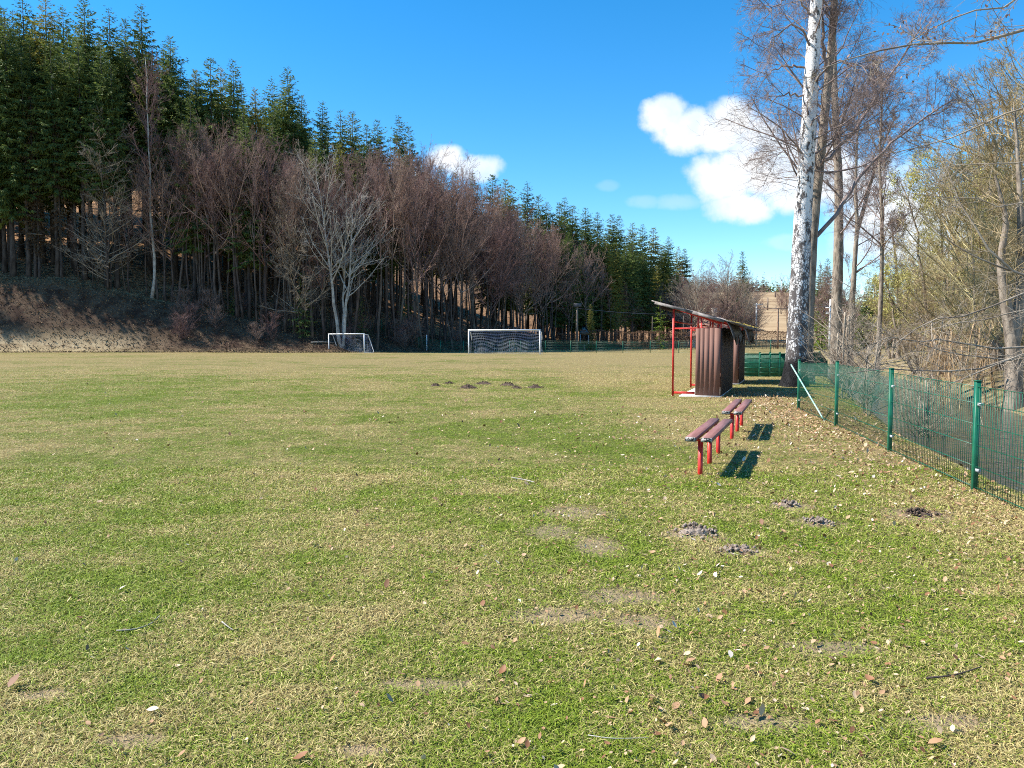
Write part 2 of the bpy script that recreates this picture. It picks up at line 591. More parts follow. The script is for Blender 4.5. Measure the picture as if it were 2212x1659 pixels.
# the stream
m, t, p = principled("stream_water", 0.06, 0.5)
pos = t.node("ShaderNodeNewGeometry").outputs["Position"]
p.inputs["Base Color"].default_value = (0.035, 0.045, 0.04, 1)
wv = t.noise(t.mapping(pos, (1.0, 0.45, 1.0)), 4.5, 4, 0.65)
bump(t, p, wv, 0.9, 0.10)
M["water"] = m
L = []
sx = np.linspace(-8, 78, 60)
cx = np.interp(sx, STREAM[:, 1], STREAM[:, 0])
V = np.concatenate([np.stack([cx - 1.9, sx, np.full(60, -0.36)], 1), np.stack([cx + 2.4, sx, np.full(60, -0.36)], 1)])
k = np.arange(59)
tag(new_mesh("stream_water", V, [np.stack([k, k + 60, k + 61, k + 1], 1)], M["water"], None, True), kind="structure")

# ------------------------------------------------------------------ trees: generators


def grow(rng, stems, levels, zmin=None):
    """stems: list of polylines (n,3) with radii (n,). levels: dicts. Returns [(P (B,n,3), rad (B,n))] one per level below the stems."""
    n0 = 14
    P0, R0 = [], []
    for pts, rad in stems:
        pts, rad = np.asarray(pts, float), np.asarray(rad, float)
        s = np.linspace(0, 1, len(pts))
        q = np.linspace(0, 1, n0)
        P0.append(np.stack([np.interp(q, s, pts[:, i]) for i in range(3)], 1))
        R0.append(np.interp(q, s, rad))
    P, Rr = np.array(P0), np.array(R0)
    Lp = np.linalg.norm(np.diff(P, axis=1), axis=2).sum(1)
    out = []
    for lv in levels:
        B, n, _ = P.shape
        k = lv["num"]
        par = np.repeat(np.arange(B), k)
        if lv.get("bylen"):
            keep = rng.uniform(0, 1, len(par)) < np.clip(Lp[par] / Lp.max(), 0.10, 1)
            par = par[keep]
        N = len(par)
        tt = lv["t0"] + (lv.get("t1", 1.0) - lv["t0"]) * rng.uniform(0, 1, N) ** lv.get("tp", 0.85)
        fi = np.clip(tt * (n - 1), 0, n - 1.001)
        i0 = fi.astype(int)
        fr = (fi - i0)[:, None]
        p0 = P[par, i0] * (1 - fr) + P[par, i0 + 1] * fr
        r0 = Rr[par, i0] * (1 - fr[:, 0]) + Rr[par, i0 + 1] * fr[:, 0]
        pd = unit(P[par, i0 + 1] - P[par, i0])
        ref = unit(rng.normal(size=(N, 3)))
        side = unit(ref - (ref * pd).sum(1, keepdims=True) * pd)
        if "flat" in lv:                                  # keep side shoots out to the sides, not up
            side[:, 2] *= lv["flat"]
            side = unit(side)
        ang = np.radians(rng.normal(lv["ang"], lv.get("angs", 10), N))[:, None]
        d = unit(pd * np.cos(ang) + side * np.sin(ang))
        L = Lp[par] * lv["len"] * rng.uniform(0.55, 1.25, N)
        sh = lv.get("shape")
        if sh == "dome":
            L *= 0.35 + 0.95 * np.sqrt(np.clip(1 - ((tt - lv["t0"]) / (1.02 - lv["t0"])) ** 1.6, 0.02, 1))
        elif sh == "taper":
            L *= np.clip(1.15 - 0.75 * tt, 0.2, 1)
        L = np.clip(L, lv.get("minl", 0.0), lv.get("maxl", 1e9))
        m_ = lv["n"]
        pts = np.zeros((N, m_, 3))
        pts[:, 0] = p0
        for j in range(1, m_):
            pts[:, j] = pts[:, j - 1] + d * (L / (m_ - 1))[:, None]
            d = unit(d + rng.normal(0, lv["wig"], (N, 3)) + np.array([0, 0, lv["trop"]]) * (j / m_ if lv.get("late") else 1))
        r1 = np.minimum(r0 * 0.7, np.maximum(L * lv["rf"], lv["rmin"]))
        taper = np.linspace(1, lv.get("tip", 0.35), m_)
        rad = np.maximum(r1[:, None] * taper[None], lv["rmin"] * 0.7)
        out.append((pts, rad))
        P, Rr, Lp = pts, rad, L
    return out


def twig_mesh(name, parts, m, parent=None, sides=(5, 4, 3, 3, 3), loc=None):
    V, Q, n = [], [], 0
    for (P, rad), sd in zip(parts, sides):
        v, q = tube_arrays(P, rad, sd)
        V.append(v)
        Q.append(q + n)
        n += len(v)
    return new_mesh(name, np.concatenate(V), Q, m, parent, True, loc=loc)


def stem_line(rng, p0, p1, n=12, wob=0.12):
    p0, p1 = np.asarray(p0, float), np.asarray(p1, float)
    s = np.linspace(0, 1, n)[:, None]
    w = np.cumsum(rng.normal(0, wob, (n, 3)), 0)
    w -= w[0] + (w[-1] - w[0]) * s
    w[:, 2] *= 0.2
    return p0 * (1 - s) + p1 * s + w


def flare(n, r0, r1, base=1.5, pw=1.0):
    s = np.linspace(0, 1, n)
    return (r0 * (1 - s) ** pw + r1 * (1 - (1 - s) ** pw)) * (1 + (base - 1) * np.exp(-s * n * 0.9))


def kites(rng, base, d, L, Wd, droop=0.0, nrm=None):
    """kite-shaped sprays: base (N,3), direction (N,3), lengths, widths -> V (N*4,3), tris/quads"""
    N = len(base)
    if nrm is None:
        nrm = unit(rng.normal(size=(N, 3)))
    s = unit(np.cross(d, nrm))
    mid = base + d * (L * 0.45)[:, None]
    tip = base + d * L[:, None]
    tip[:, 2] -= droop * L
    V = np.stack([base, mid + s * Wd[:, None] * 0.5, tip, mid - s * Wd[:, None] * 0.5], 1).reshape(-1, 3)
    Q = np.arange(N * 4).reshape(N, 4)
    return V, Q


def spruce_crown(rng, H, cb, width, dens=1.0, ragged=0.3, spray=0.5):
    """foliage of a spruce of height H with its lowest green branches at cb*H: tiers of boughs that carry short side sprays"""
    zs = []
    z = H * cb
    while z < H * 0.985:
        zs.append(z)
        z += rng.uniform(0.34, 0.62)
    base, dirs, Ls, Ws, Sh = [], [], [], [], []
    for z in zs:
        f = (z - H * cb) / (H * (1 - cb))
        top = H - z
        rad = min(width * (1 - f) ** 0.62 * (0.6 + 0.4 * min(1, f * 5 + 0.2)), 0.04 + 0.50 * top)
        nb = max(4, int(rng.integers(6, 9) * dens))
        a0 = rng.uniform(0, 6.28)
        for k in range(nb):
            a = a0 + k * 6.283 / nb + rng.normal(0, 0.22)
            r = rad * (rng.uniform(1 - ragged, 1.0) if rng.random() < 0.8 else rng.uniform(1.0, 1.22))
            up = np.interp(f, [0, 0.5, 0.8, 0.92, 1.0], [-0.45, -0.28, 0.05, 0.40, 0.9]) + rng.normal(0, 0.09)
            ns = max(2, int(r / 0.27))
            ca, sa = math.cos(a), math.sin(a)
            bsh = rng.normal(0, 0.2)
            zj = z + rng.uniform(-0.22, 0.22)
            for j in range(ns):
                q = (j + rng.uniform(0.2, 0.9)) / ns
                rr = 0.05 + r * q
                zz = zj + up * rr - 0.10 * r * q * (1 - f) + 0.20 * r * q ** 3
                l0 = spray * min(1.0, 0.42 + 0.34 * r) * (1.1 - 0.45 * q)
                for sd in (-1, 1, 0, 2):
                    if sd == 2 and (f > 0.88 or rng.random() < 0.25):
                        continue
                    yaw = a + (sd * rng.uniform(0.6, 1.1) if sd != 2 else rng.normal(0, 0.9)) + rng.normal(0, 0.12)
                    pit = (up - 0.15 + rng.normal(0, 0.14)) if sd != 2 else rng.uniform(-1.4, -0.9)
                    base.append((ca * rr, sa * rr, zz))
                    Sh.append(bsh)
                    dirs.append((math.cos(yaw) * math.cos(pit), math.sin(yaw) * math.cos(pit), math.sin(pit)))
                    l = l0 * rng.uniform(0.75, 1.25)
                    Ls.append(l)
                    Ws.append(l * rng.uniform(0.28, 0.44) * (1 - 0.35 * f))
    for k in range(16):                                   # leader shoot
        base.append((0, 0, H * (0.955 + 0.0025 * k)))
        Sh.append(0)
        yaw = rng.uniform(0, 6.28)
        dirs.append((math.cos(yaw) * 0.55, math.sin(yaw) * 0.55, 0.8))
        Ls.append(0.42 - 0.02 * k)
        Ws.append(0.08)
    base, dirs, Ls, Ws = map(np.array, (base, dirs, Ls, Ws))
    nrm = unit(np.stack([rng.normal(0, 1.0, len(Ls)), rng.normal(0, 1.0, len(Ls)), np.full(len(Ls), 0.8)], 1))
    V, Q = kites(rng, base, unit(dirs), Ls, Ws, 0.12, nrm)
    shade = np.clip(rng.beta(1.6, 2.0, len(Q)) + np.array(Sh), 0, 1)
    return V, Q, shade


def make_spruce(seed, H, cb, width, cmat, dens=1.0, ragged=0.3, r0=None, spray=0.62):
    rng = np.random.default_rng(seed)
    root = empty("spruce_tree", (0, 0, 0))
    r0 = r0 or H * 0.0092
    pts = stem_line(rng, (0, 0, -0.6), (0, 0, H * 0.97), 10, 0.03)
    b = MB()
    b.tube(pts, flare(10, r0, 0.03, 1.5), 7)
    b.build("trunk", M["spruce_bark"], root, True)
    # dead snags below the green crown
    V, Q, sh = spruce_crown(rng, H, cb, width, dens, ragged, spray)
    cr = new_mesh("crown", V, [Q], cmat, root, False, {"shade": ("FLOAT", "FACE", sh)})
    st = grow(rng, [(pts, flare(10, r0, 0.03, 1.2))], [dict(num=int(26 * H / 28), t0=0.12, t1=max(0.2, cb * 1.02 + 0.06), ang=88, angs=10, len=0.06, n=4, wig=0.12, trop=-0.06, rf=0.012, rmin=0.012)])
    twig_mesh("dead_branch", st, M["spruce_bark"], root)
    root["H"] = H
    return root


def make_bare(seed, H, r0, tmat, cmat, t0=0.35, spread=0.3, ang=42, n1=26, n2=9, n3=8, name="bare_tree", stems=1, rmin=0.007, trop=0.09, lean=0.0, n4=0, droop=None):
    rng = np.random.default_rng(seed)
    root = empty(name, (0, 0, 0))
    sl = []
    for k in range(stems):
        a = rng.uniform(0, 6.28)
        off = 0.0 if stems == 1 else rng.uniform(0.08, 0.16)
        tip = np.array([math.cos(a), math.sin(a), 0]) * H * (lean + off * 0.8)
        h = H * (1 if k == 0 else rng.uniform(0.75, 0.97))
        pts = stem_line(rng, (0.12 * k * math.cos(a), 0.12 * k * math.sin(a), -0.4), (tip[0], tip[1], h), 12, 0.10 * H / 18)
        sl.append((pts, flare(12, r0 * (1 if k == 0 else 0.8), 0.02, 1.35, 0.85)))
    b = MB()
    for pts, rad in sl:
        b.tube(pts, rad, 8)
    b.build("trunk", tmat, root, True)
    sc = min(1.0, H / 12)
    lv = [dict(num=n1, t0=t0, ang=ang, angs=9, len=spread, n=7, wig=0.09, trop=trop, rf=0.011, rmin=0.018 * sc, shape="dome", tip=0.3),
          dict(num=n2, t0=0.15, ang=40, angs=12, len=0.42, n=5, wig=0.12, trop=trop * 0.8, rf=0.008, rmin=0.011 * sc, shape="taper"),
          dict(num=n3, t0=0.12, ang=38, angs=14, len=0.45, n=4, wig=0.14, trop=droop if droop is not None else trop * 0.6, rf=0.006, rmin=rmin, shape="taper", maxl=1.6)]
    if n4:
        lv.append(dict(num=n4, t0=0.2, ang=36, angs=14, len=0.55, n=3, wig=0.14, trop=droop if droop is not None else 0.02, rf=0.004, rmin=rmin * 0.8, maxl=0.9))
    gp = grow(rng, sl, lv)
    twig_mesh("branches", gp, cmat, root)
    root["H"] = float(np.percentile(np.concatenate([a[:, -1, 2] for a, _ in gp]), 99.0))
    return root


def clone(root, loc, rz=0.0, s=1.0, sxy=None):
    """a copy of a thing with copies of its parts"""
    c = root.copy()
    COL.objects.link(c)
    c.location = loc
    c.rotation_euler = (0, 0, rz)
    c.scale = ((sxy or s), (sxy or s), s)
    for ch in root.children:
        k = ch.copy()
        COL.objects.link(k)
        k.parent = c
        for g in ch.children:
            q = g.copy()
            COL.objects.link(q)
            q.parent = k
    return c


used_once = set()


def plant(proto, loc, rz, h, label, cat, group=None, slim=1.0):
    """set out a tree of height h: the first time the prototype itself"""
    s = h / proto["H"]
    if proto.name not in used_once:
        used_once.add(proto.name)
        o = proto
        o.location, o.rotation_euler, o.scale = loc, (0, 0, rz), (s * slim, s * slim, s)
    else:
        o = clone(proto, loc, rz, s, s * slim)
        if group is None and "group" in o.keys():
            del o["group"]
    return tag(o, label, cat, group)

# ------------------------------------------------------------------ the spruce forest on the slope
SP = [make_spruce(11, 30, 0.30, 4.4, M["needles"]),
      make_spruce(12, 30, 0.36, 4.0, M["needles"], 1.0, 0.4),
      make_spruce(13, 30, 0.24, 4.9, M["needles"], 1.1, 0.35),
      make_spruce(14, 30, 0.42, 3.7, M["needles"], 0.9, 0.45),
      make_spruce(15, 24, 0.20, 3.8, M["needles"], 1.1, 0.3),
      make_spruce(16, 24, 0.30, 3.3, M["needles"], 1.0, 0.4)]


def edge_y(u):
    a = (u - 1106) / F
    y = np.linspace(50, 420, 1500)
    w = terrain(a * y, y)[1]
    i = int(np.argmax(w > 0))
    return float(y[i])


def set_tree(proto, u, v, dy, label, cat, group=None, slim=1.0, y=None, hmin=3.0):
    if y is None:
        y = edge_y(u) + max(dy, float(np.interp(u, [0, 480, 700, 880], [8.5, 7.0, 3.0, 0.5])) + 0.12 * dy)
    a = (u - 1106) / F
    x = a * y
    z = gz(x, y)
    h = max(hmin, at(u, v, y).z - z)
    return plant(proto, (x, y, z), rs.uniform(0, 6.28), h, label, cat, group, slim)


SKY = [  # u, v of the tip, metres behind the wood's edge, variant, label
    (-22, -40, 12, 0, "tall spruce at the corner of the wood, half outside the picture"),
    (10, -25, 15, 1, "tall spruce whose tip touches the picture's upper corner"),
    (36, 14, 7, 2, "sunlit yellow green spruce, nearest the picture's upper corner"),
    (76, -18, 16, 3, "slim spruce cut off by the top edge beside the yellow green spruce"),
    (124, -12, 14, 2, "broad spruce cut off by the top edge, two before the first sky gap"),
    (160, 12, 20, 1, "spruce peeping out just before the first gap of sky"),
    (205, -6, 12, 0, "big sunlit spruce touching the top edge just after the first sky gap"),
    (258, 14, 16, 3, "spruce tip between the two tallest whole spruces"),
    (290, 40, 22, 5, "short spruce tip tucked beside the tallest whole spruce"),
    (325, 9, 17, 1, "tallest spruce shown whole, rising behind the purple birch"),
    (385, 74, 15, 2, "spruce standing alone just past the purple birch"),
    (436, 150, 18, 5, "short thin spruce in the dip of the skyline past the purple birch"),
    (469, 122, 14, 4, "twin spruce with the broader bright crown, past the skyline dip"),
    (490, 146, 19, 5, "small spruce tip squeezed between two taller twins"),
    (516, 126, 16, 1, "slender blue green twin spruce, past the skyline dip"),
    (562, 190, 17, 5, "thin spruce before the tall spruce in the middle of the slope"),
    (598, 166, 21, 3, "dark spruce leaning close to the tall spruce in mid slope"),
    (631, 142, 17, 0, "tall dark spruce with broad tip rising in the middle of the slope"),
    (660, 204, 20, 5, "narrow spruce tip just below the tall mid slope spruce"),
    (704, 218, 16, 1, "spruce with pointed tip above the pale double trunked tree"),
    (742, 234, 18, 3, "first of the two even spruces above the pale bare tree"),
    (767, 237, 16, 0, "second of the two even spruces above the pale bare tree"),
    (797, 268, 22, 5, "low spruce tip after the two even spruces"),
    (820, 256, 14, 2, "dark spruce reaching far down beside the pale bare tree"),
    (866, 248, 20, 1, "last tall spruce before the brown trees at the small cloud"),
    (887, 272, 24, 5, "short spruce leaning on the last tall one by the small cloud"),
    (955, 360, 26, 5, "spruce tip among brown crowns below the small cloud"),
    (985, 372, 24, 5, "tiny spruce tip poking out of brown crowns by the small cloud"),
    (1022, 369, 24, 3, "spruce tip over the brown crowns at the small cloud's end"),
    (1065, 375, 20, 4, "first full green spruce past the small cloud"),
    (1092, 386, 22, 5, "spruce hard beside the first green one past the small cloud"),
    (1104, 398, 18, 4, "short green spruce, third past the small cloud"),
    (1139, 392, 24, 3, "lone slim spruce above the large goal's corner post"),
    (1163, 420, 20, 4, "broad spruce in the saddle after the lone slim one"),
    (1181, 434, 22, 2, "olive spruce in the saddle, lower than its neighbours"),
    (1207, 438, 20, 5, "spruce before the sharp tip in the green stand"),
    (1218, 425, 22, 1, "sharp tipped spruce, tallest at the start of the green stand"),
    (1236, 442, 18, 4, "spruce straight above the wooden floodlight pole"),
    (1263, 447, 20, 2, "golden olive spruce in the green stand"),
    (1289, 457, 24, 1, "spruce with thin tip just past the golden olive one"),
    (1320, 460, 22, 0, "spruce with thick tip in the middle of the green stand"),
    (1335, 466, 26, 5, "small tip behind the thick tipped spruce of the green stand"),
    (1364, 480, 22, 2, "rounded spruce in the falling end of the green stand"),
    (1385, 483, 26, 1, "pointed spruce in the falling end of the green stand"),
    (1409, 490, 22, 4, "dark spruce above the dugout's roof tip, in the green stand"),
    (1441, 510, 22, 2, "wide spruce near the low end of the green stand"),
    (1462, 532, 26, 5, "second last spruce of the green stand"),
    (1476, 536, 22, 4, "last spruce at the low end of the green stand")]
for u, v, dy, k, lab in SKY:
    set_tree(SP[k], u, v, dy, lab, "spruce", None, 1.0 if u < 900 else 1.15)

# lower crowns that fill the stand below the skyline
G1 = "spruces inside the wood"
rs.seed(21)
for u in range(-150, 880, 26):
    for row in range(3):
        uu = u + rs.uniform(-12, 12)
        sky_v = np.interp(uu, [-150, 20, 200, 330, 470, 630, 760, 880], [-60, -40, 0, 20, 130, 150, 240, 260])
        if row == 0:
            if rs.random() < 0.35:
                continue
            v = sky_v + rs.uniform(70, 150)
            dy = rs.uniform(6.5, 11)
            if uu > 330 and rs.random() < 0.55:
                continue
        else:
            v = sky_v + rs.uniform(40, 110)
            dy = rs.uniform(12, 26) if row == 1 else rs.uniform(26, 44)
        set_tree(SP[rs.choice((0, 1, 3, 3, 5))], uu, v, dy, "tall dark spruce closed in among the other spruces of the shaded wood", "spruce", G1)
G2 = "spruces of the green stand"
for u in range(1195, 1480, 15):
    for row in range(2):
        uu = u + rs.uniform(-7, 7)
        v = np.interp(uu, [1200, 1320, 1440, 1480], [440, 470, 515, 545]) + rs.uniform(14, 60) + 20 * (1 - row)
        set_tree(SP[rs.choice((2, 4, 5, 4))], uu, v, 6 + 9 * row + rs.uniform(0, 6), "green spruce massed below the tips of the lower green stand", "spruce", G2, 1.15)
for u in range(880, 1200, 32):
    v = np.interp(u, [880, 1000, 1200], [300, 400, 450]) + rs.uniform(10, 50)
    set_tree(SP[rs.choice((1, 3, 5))], u, v, rs.uniform(22, 34), "spruce half hidden in the brown leafless trees", "spruce", "spruces among leafless trees")

# leafless trees in front
BT = [make_bare(31, 20, 0.15, M["forest_bark"], M["twigs"], 0.45, 0.17, 30, 26, 9, 9, trop=0.12),
      make_bare(32, 20, 0.13, M["forest_bark"], M["twigs"], 0.52, 0.15, 28, 24, 9, 9, trop=0.12),
      make_bare(33, 20, 0.19, M["forest_bark"], M["twigs"], 0.28, 0.32, 46, 30, 10, 11),
      make_bare(34, 20, 0.13, M["forest_bark"], M["twigs"], 0.45, 0.19, 32, 20, 9, 9, stems=2, trop=0.12),
      make_bare(35, 18, 0.15, M["forest_bark"], M["twigs"], 0.25, 0.36, 50, 30, 10, 11, stems=2)]
TOPS_U = [130, 240, 300, 420, 470, 550, 620, 700, 790, 870, 930, 985, 1035, 1090, 1140, 1200, 1260, 1330, 1400, 1440, 1500]
TOPS_V = [430, 330, 330, 255, 265, 250, 315, 325, 310, 300, 325, 368, 380, 425, 440, 490, 512, 560, 590, 565, 560]
GB = [("bare dark tree in the shaded wood between the bank and the small goal", "bare trees in the shaded wood"),
      ("bare reddish brown tree in the leafless stand behind the large goal", "bare trees behind the large goal"),
      ("bare tree on the wood's low end between the floodlight pole and the dugout", "bare trees at the low end of the wood")]
rs.seed(5)
for u in range(170, 1500, 10):
    for row in range(2):
        if u < 400 and (row or rs.random() < 0.6):
            continue
        uu = u + rs.uniform(-16, 16)
        v = np.interp(uu, TOPS_U, TOPS_V)
        dy = rs.uniform(1.5, 8) if row == 0 else rs.uniform(8, 22)
        v = v + (rs.uniform(5, 90) if row == 0 else rs.uniform(-4, 45))
        if uu > 1290:
            v = v + rs.uniform(0, 40)
            if row == 1:
                continue
        g = GB[0 if uu < 880 else 1 if uu < 1240 else 2]
        set_tree(BT[rs.choice((0, 1, 0, 3, 2, 4) if uu > 930 else (0, 1, 3, 1, 0, 2))], uu, v, dy, g[0], "bare tree", g[1], rs.uniform(0.7, 1.1)).rotation_euler = (rs.gauss(0, 0.045), rs.gauss(0, 0.045), rs.uniform(0, 6.28))

# trees that stand out at the wood's edge
pale = make_bare(41, 18, 0.20, M["pale_twigs"], M["pale_twigs"], 0.30, 0.36, 42, 22, 8, 7, stems=3, lean=0.02, rmin=0.009)
set_tree(pale, 738, 335, -1.2, "pale bare tree with two bright trunks behind the small goal", "bare tree", None, 1.0)
purple = make_bare(42, 26, 0.16, M["pale_twigs"], M["twigs"], 0.42, 0.13, 38, 46, 9, 12, name="birch_tree", trop=0.14)
set_tree(purple, 331, 110, 3.0, "slender birch with purple brown twigs before the dark spruces", "birch", None, 1.0)
grey1 = make_bare(43, 16, 0.10, M["forest_bark"], M["grey_twigs"], 0.08, 0.24, 62, 40, 9, 9, stems=3, trop=0.05)
set_tree(grey1, 238, 262, 0.5, "wide grey bare tree in front of the dark wood on the bank", "bare tree", None, 1.0)
set_tree(BT[2], 470, 262, 2.0, "dark bare tree with crooked limbs, midway along the shaded bank", "bare tree", None, 1.0)
set_tree(grey1, 655, 330, 3.5, "grey bare tree with forked crown, close before the pale tree", "bare tree", None, 0.8)
# two dead larch-brown spruces near the corner of the wood
dead = make_spruce(51, 22, 0.22, 2.1, M["dead_needles"], 0.8, 0.5, spray=0.5)
dead["label"] = ""
set_tree(dead, 85, 205, 4.0, "dead brown spruce with rust coloured twigs near the wood's corner", "dead spruce", None, 1.0)
set_tree(dead, 140, 245, 5.5, "second dead spruce, thinner and greyer, beside the rust coloured one", "dead spruce", None, 0.85)
set_tree(dead, 92, 360, 1.5, "short dead conifer hanging low over the bank", "dead spruce", None, 1.1)

# low growth along the foot of the wood
SH = [make_bare(61, 4, 0.03, M["forest_bark"], M["twigs"], 0.05, 0.55, 45, 14, 8, 6, name="bare_shrub", stems=3, rmin=0.006),
      make_bare(62, 3, 0.025, M["forest_bark"], M["twigs"], 0.05, 0.6, 55, 14, 8, 6, name="bare_shrub", stems=4, rmin=0.006)]
rs.seed(9)
for i in range(34):
    u = rs.uniform(380, 1240)
    y = edge_y(u) + rs.uniform(2.0, 8)
    x = (u - 1106) / F * y
    plant(SH[i % 2], (x, y, gz(x, y)), rs.uniform(0, 6), rs.uniform(1.6, 3.6), "low bare shrub at the foot of the wood", "shrub", "shrubs at the foot of the wood")
YS = make_spruce(17, 6, 0.02, 1.5, M["needles"], 1.0, 0.3, spray=0.4)
for u, v, dy, lab in ((655, 590, 3, "young spruce low on the slope beside the pale bare tree"), (780, 640, 4, "young spruce on the slope just past the pale bare tree"),
                      (505, 640, 5, "young spruce half lost in the shade of the bank"), (880, 610, 6, "young spruce between bare trunks near the large goal")):
    set_tree(YS, u, v, dy, lab, "spruce", None)
# a few dead trunks and the plank nailed up at the corner
pl = MB()
q = at(78, 506, edge_y(78) + 8.6)
pl.beam((q.x - 0.9, q.y - 0.35, q.z), (q.x + 0.9, q.y - 0.35, q.z - 0.05), 0.22, 0.06)
tag(pl.build("plank", M["pale_twigs"]), "pale plank fixed across a trunk at the wood's corner", "plank")
for (u0, v0, u1, v1, lab) in ((430, 652, 455, 662, "short pale fallen branch lying on the dark bank"), (672, 742, 720, 750, "fallen log in leaf litter beside the small goal")):
    b = MB()
    g0, g1 = ground_at(u0, v0), ground_at(u1, v1)
    g1 = Vector((g0.x + (u1 - u0) / F * g0.y, g0.y + 0.5, 0))
    g1.z = gz(g1.x, g1.y)
    b.tube([g0 + Vector((0, 0, .12)), (g0 + g1) / 2 + Vector((0, 0, .2)), g1 + Vector((0, 0, .1))], [0.12, 0.1, 0.07], 8)
    tag(b.build("fallen_log", M["grey_bark"], None, True), lab, "log")

# spruces further along the bank, out of the frame, whose shade lies on it
rs.seed(77)
for i in range(22):
    x = -65 - 3.4 * i + rs.uniform(-1.5, 1.5)
    y = 84.0 + rs.uniform(-1.5, 5) + (4 if i < 3 else 0)
    plant(SP[rs.choice((0, 1, 2, 3))], (x, y, gz(x, y)), rs.uniform(0, 6), rs.uniform(19, 25), "tall spruce on the bank beyond the picture's edge", "spruce", "spruces on the bank beyond the edge")

# ------------------------------------------------------------------ trees along the stream
m, t, p = principled("birch_bark", 0.75, 0.25)
co = t.node("ShaderNodeTexCoord").outputs["Object"]
spz = t.node("ShaderNodeSeparateXYZ")
t.link(co, spz.inputs[0])
h01 = t.smooth(spz.outputs[2], 0.6, 9.0, 1.0, 0.0)
nA = t.noise(t.mapping(co, (1, 1, 0.45)), 7.0, 5, 0.65)
nB = t.noise(t.mapping(co, (1, 1, 3.5)), 5.0, 3, 0.6)
nC = t.noise(t.mapping(co, (1, 1, 0.6)), 22.0, 4, 0.7)
vor = t.node("ShaderNodeTexVoronoi", feature="DISTANCE_TO_EDGE")
t.link(t.mapping(co, (1, 1, 0.5)), vor.inputs["Vector"])
vor.inputs["Scale"].default_value = 13.0
crack = t.smooth(vor.outputs[0], 0.015, 0.10, 1.0, 0.0)
dark = t.math("ADD", t.math("MULTIPLY", nA, 0.9), t.math("MULTIPLY", nC, 0.45))
thr = t.math("MULTIPLY_ADD", h01, -0.085, 0.745)
dk = t.smooth(t.math("SUBTRACT", dark, thr), -0.03, 0.05)
dk = t.math("MAXIMUM", dk, t.math("MULTIPLY", crack, t.smooth(h01, 0.2, 0.9)))
dk = t.math("MAXIMUM", dk, t.math("MULTIPLY", t.smooth(nB, 0.66, 0.72), 0.8))
white = t.mix(nC, (0.62, 0.58, 0.56), (0.88, 0.86, 0.84))
char = t.smooth(t.math("ADD", spz.outputs[2], t.math("MULTIPLY", nA, 0.5)), 1.5, 1.1)
col = t.mix(dk, white, (0.10, 0.085, 0.08))
col = t.mix(char, col, (0.012, 0.012, 0.014))
t.link(col, p.inputs["Base Color"])
bump(t, p, t.math("SUBTRACT", t.math("MULTIPLY", nC, 0.4), dk), 1.0, 0.035)
M["birch_bark"] = m


def pix_line(pts, y, z0=None):
    L = [np.array(at(u, v, y + dy)) for (u, v, *r) in pts for dy in [(r[0] if r else 0.0)]]
    return np.array(L)


def resample(L, n):
    d = np.concatenate([[0], np.cumsum(np.linalg.norm(np.diff(L, axis=0), axis=1))])
    q = np.linspace(0, d[-1], n)
    # smooth interpolation through the points
    out = np.stack([np.interp(q, d, L[:, i]) for i in range(3)], 1)
    for _ in range(2):
        out[1:-1] = (out[:-2] + 2 * out[1:-1] + out[2:]) / 4
    return out


def rough_trunk(name, line, rad, m, parent, sides=22, amp=0.05, seed=0, flare_=0.0, base=None):
    n = len(line)
    V, Q = tube_arrays(line[None], rad[None], sides)
    V = V.reshape(n, sides, 3)
    rng = np.random.default_rng(seed)
    ph = rng.uniform(0, 6.28, 6)
    k = np.arange(sides) / sides * 2 * np.pi
    zz = line[:, 2]
    bump_ = sum(np.sin(k[None] * f + ph[i] + zz[:, None] * g) for i, (f, g) in enumerate(((2, .7), (3, 1.1), (5, 2.3), (7, 3.1), (4, 5.0), (9, 4.0)))) / 6
    s = 1 + amp * bump_ * 2
    if flare_:
        hz = np.clip(zz - zz[0], 0, None)
        s = s * (1 + flare_ * np.exp(-hz / 0.45)[:, None] * (1 + 0.45 * np.sin(k * 4 + ph[0])[None]))
    V = line[:, None, :] + (V - line[:, None, :]) * s[:, :, None]
    return new_mesh(name, V.reshape(-1, 3), [Q], m, parent, True)


def near_tree(name, label, cat, stems, levels, bark, twig_m, seed, limbs=(), flare_=0.5, amp=0.05, group=None, origin=None):
    """stems: [(line, r0, r1)] in world space. limbs: extra big limbs [(line, r0, r1)] that carry twigs too"""
    rng = np.random.default_rng(seed)
    base = Vector(tuple(origin if origin is not None else stems[0][0][0]))
    root = empty(name, base)
    b0 = np.array(base)
    sl = []
    for i, (line, r0, r1) in enumerate(stems):
        n = max(24, int(np.linalg.norm(line[-1] - line[0]) * 5))
        ln = resample(np.asarray(line), n) - b0
        rad = np.linspace(0, 1, n)
        rad = r0 * (1 - rad) + r1 * rad
        rough_trunk("trunk" if i == 0 else "stem", ln, rad, bark if not isinstance(bark, (list, tuple)) else bark[min(i, len(bark) - 1)], root, 22, amp, seed + i, flare_ if i == 0 else 0.15)
        sl.append((ln, rad))
    for (line, r0, r1) in limbs:
        n = 16
        ln = resample(np.asarray(line), n) - b0
        ln[1:-1] += rng.normal(0, 0.035, (n - 2, 3))
        rad = np.linspace(r0, r1, n)
        V, Q = tube_arrays(ln[None], rad[None], 8)
        new_mesh("limb", V, [Q], twig_m, root, True)
        sl.append((ln, rad))
    parts = grow(rng, sl, levels)
    twig_mesh("branches", parts, twig_m, root)
    return tag(root, label, cat, group), parts, b0


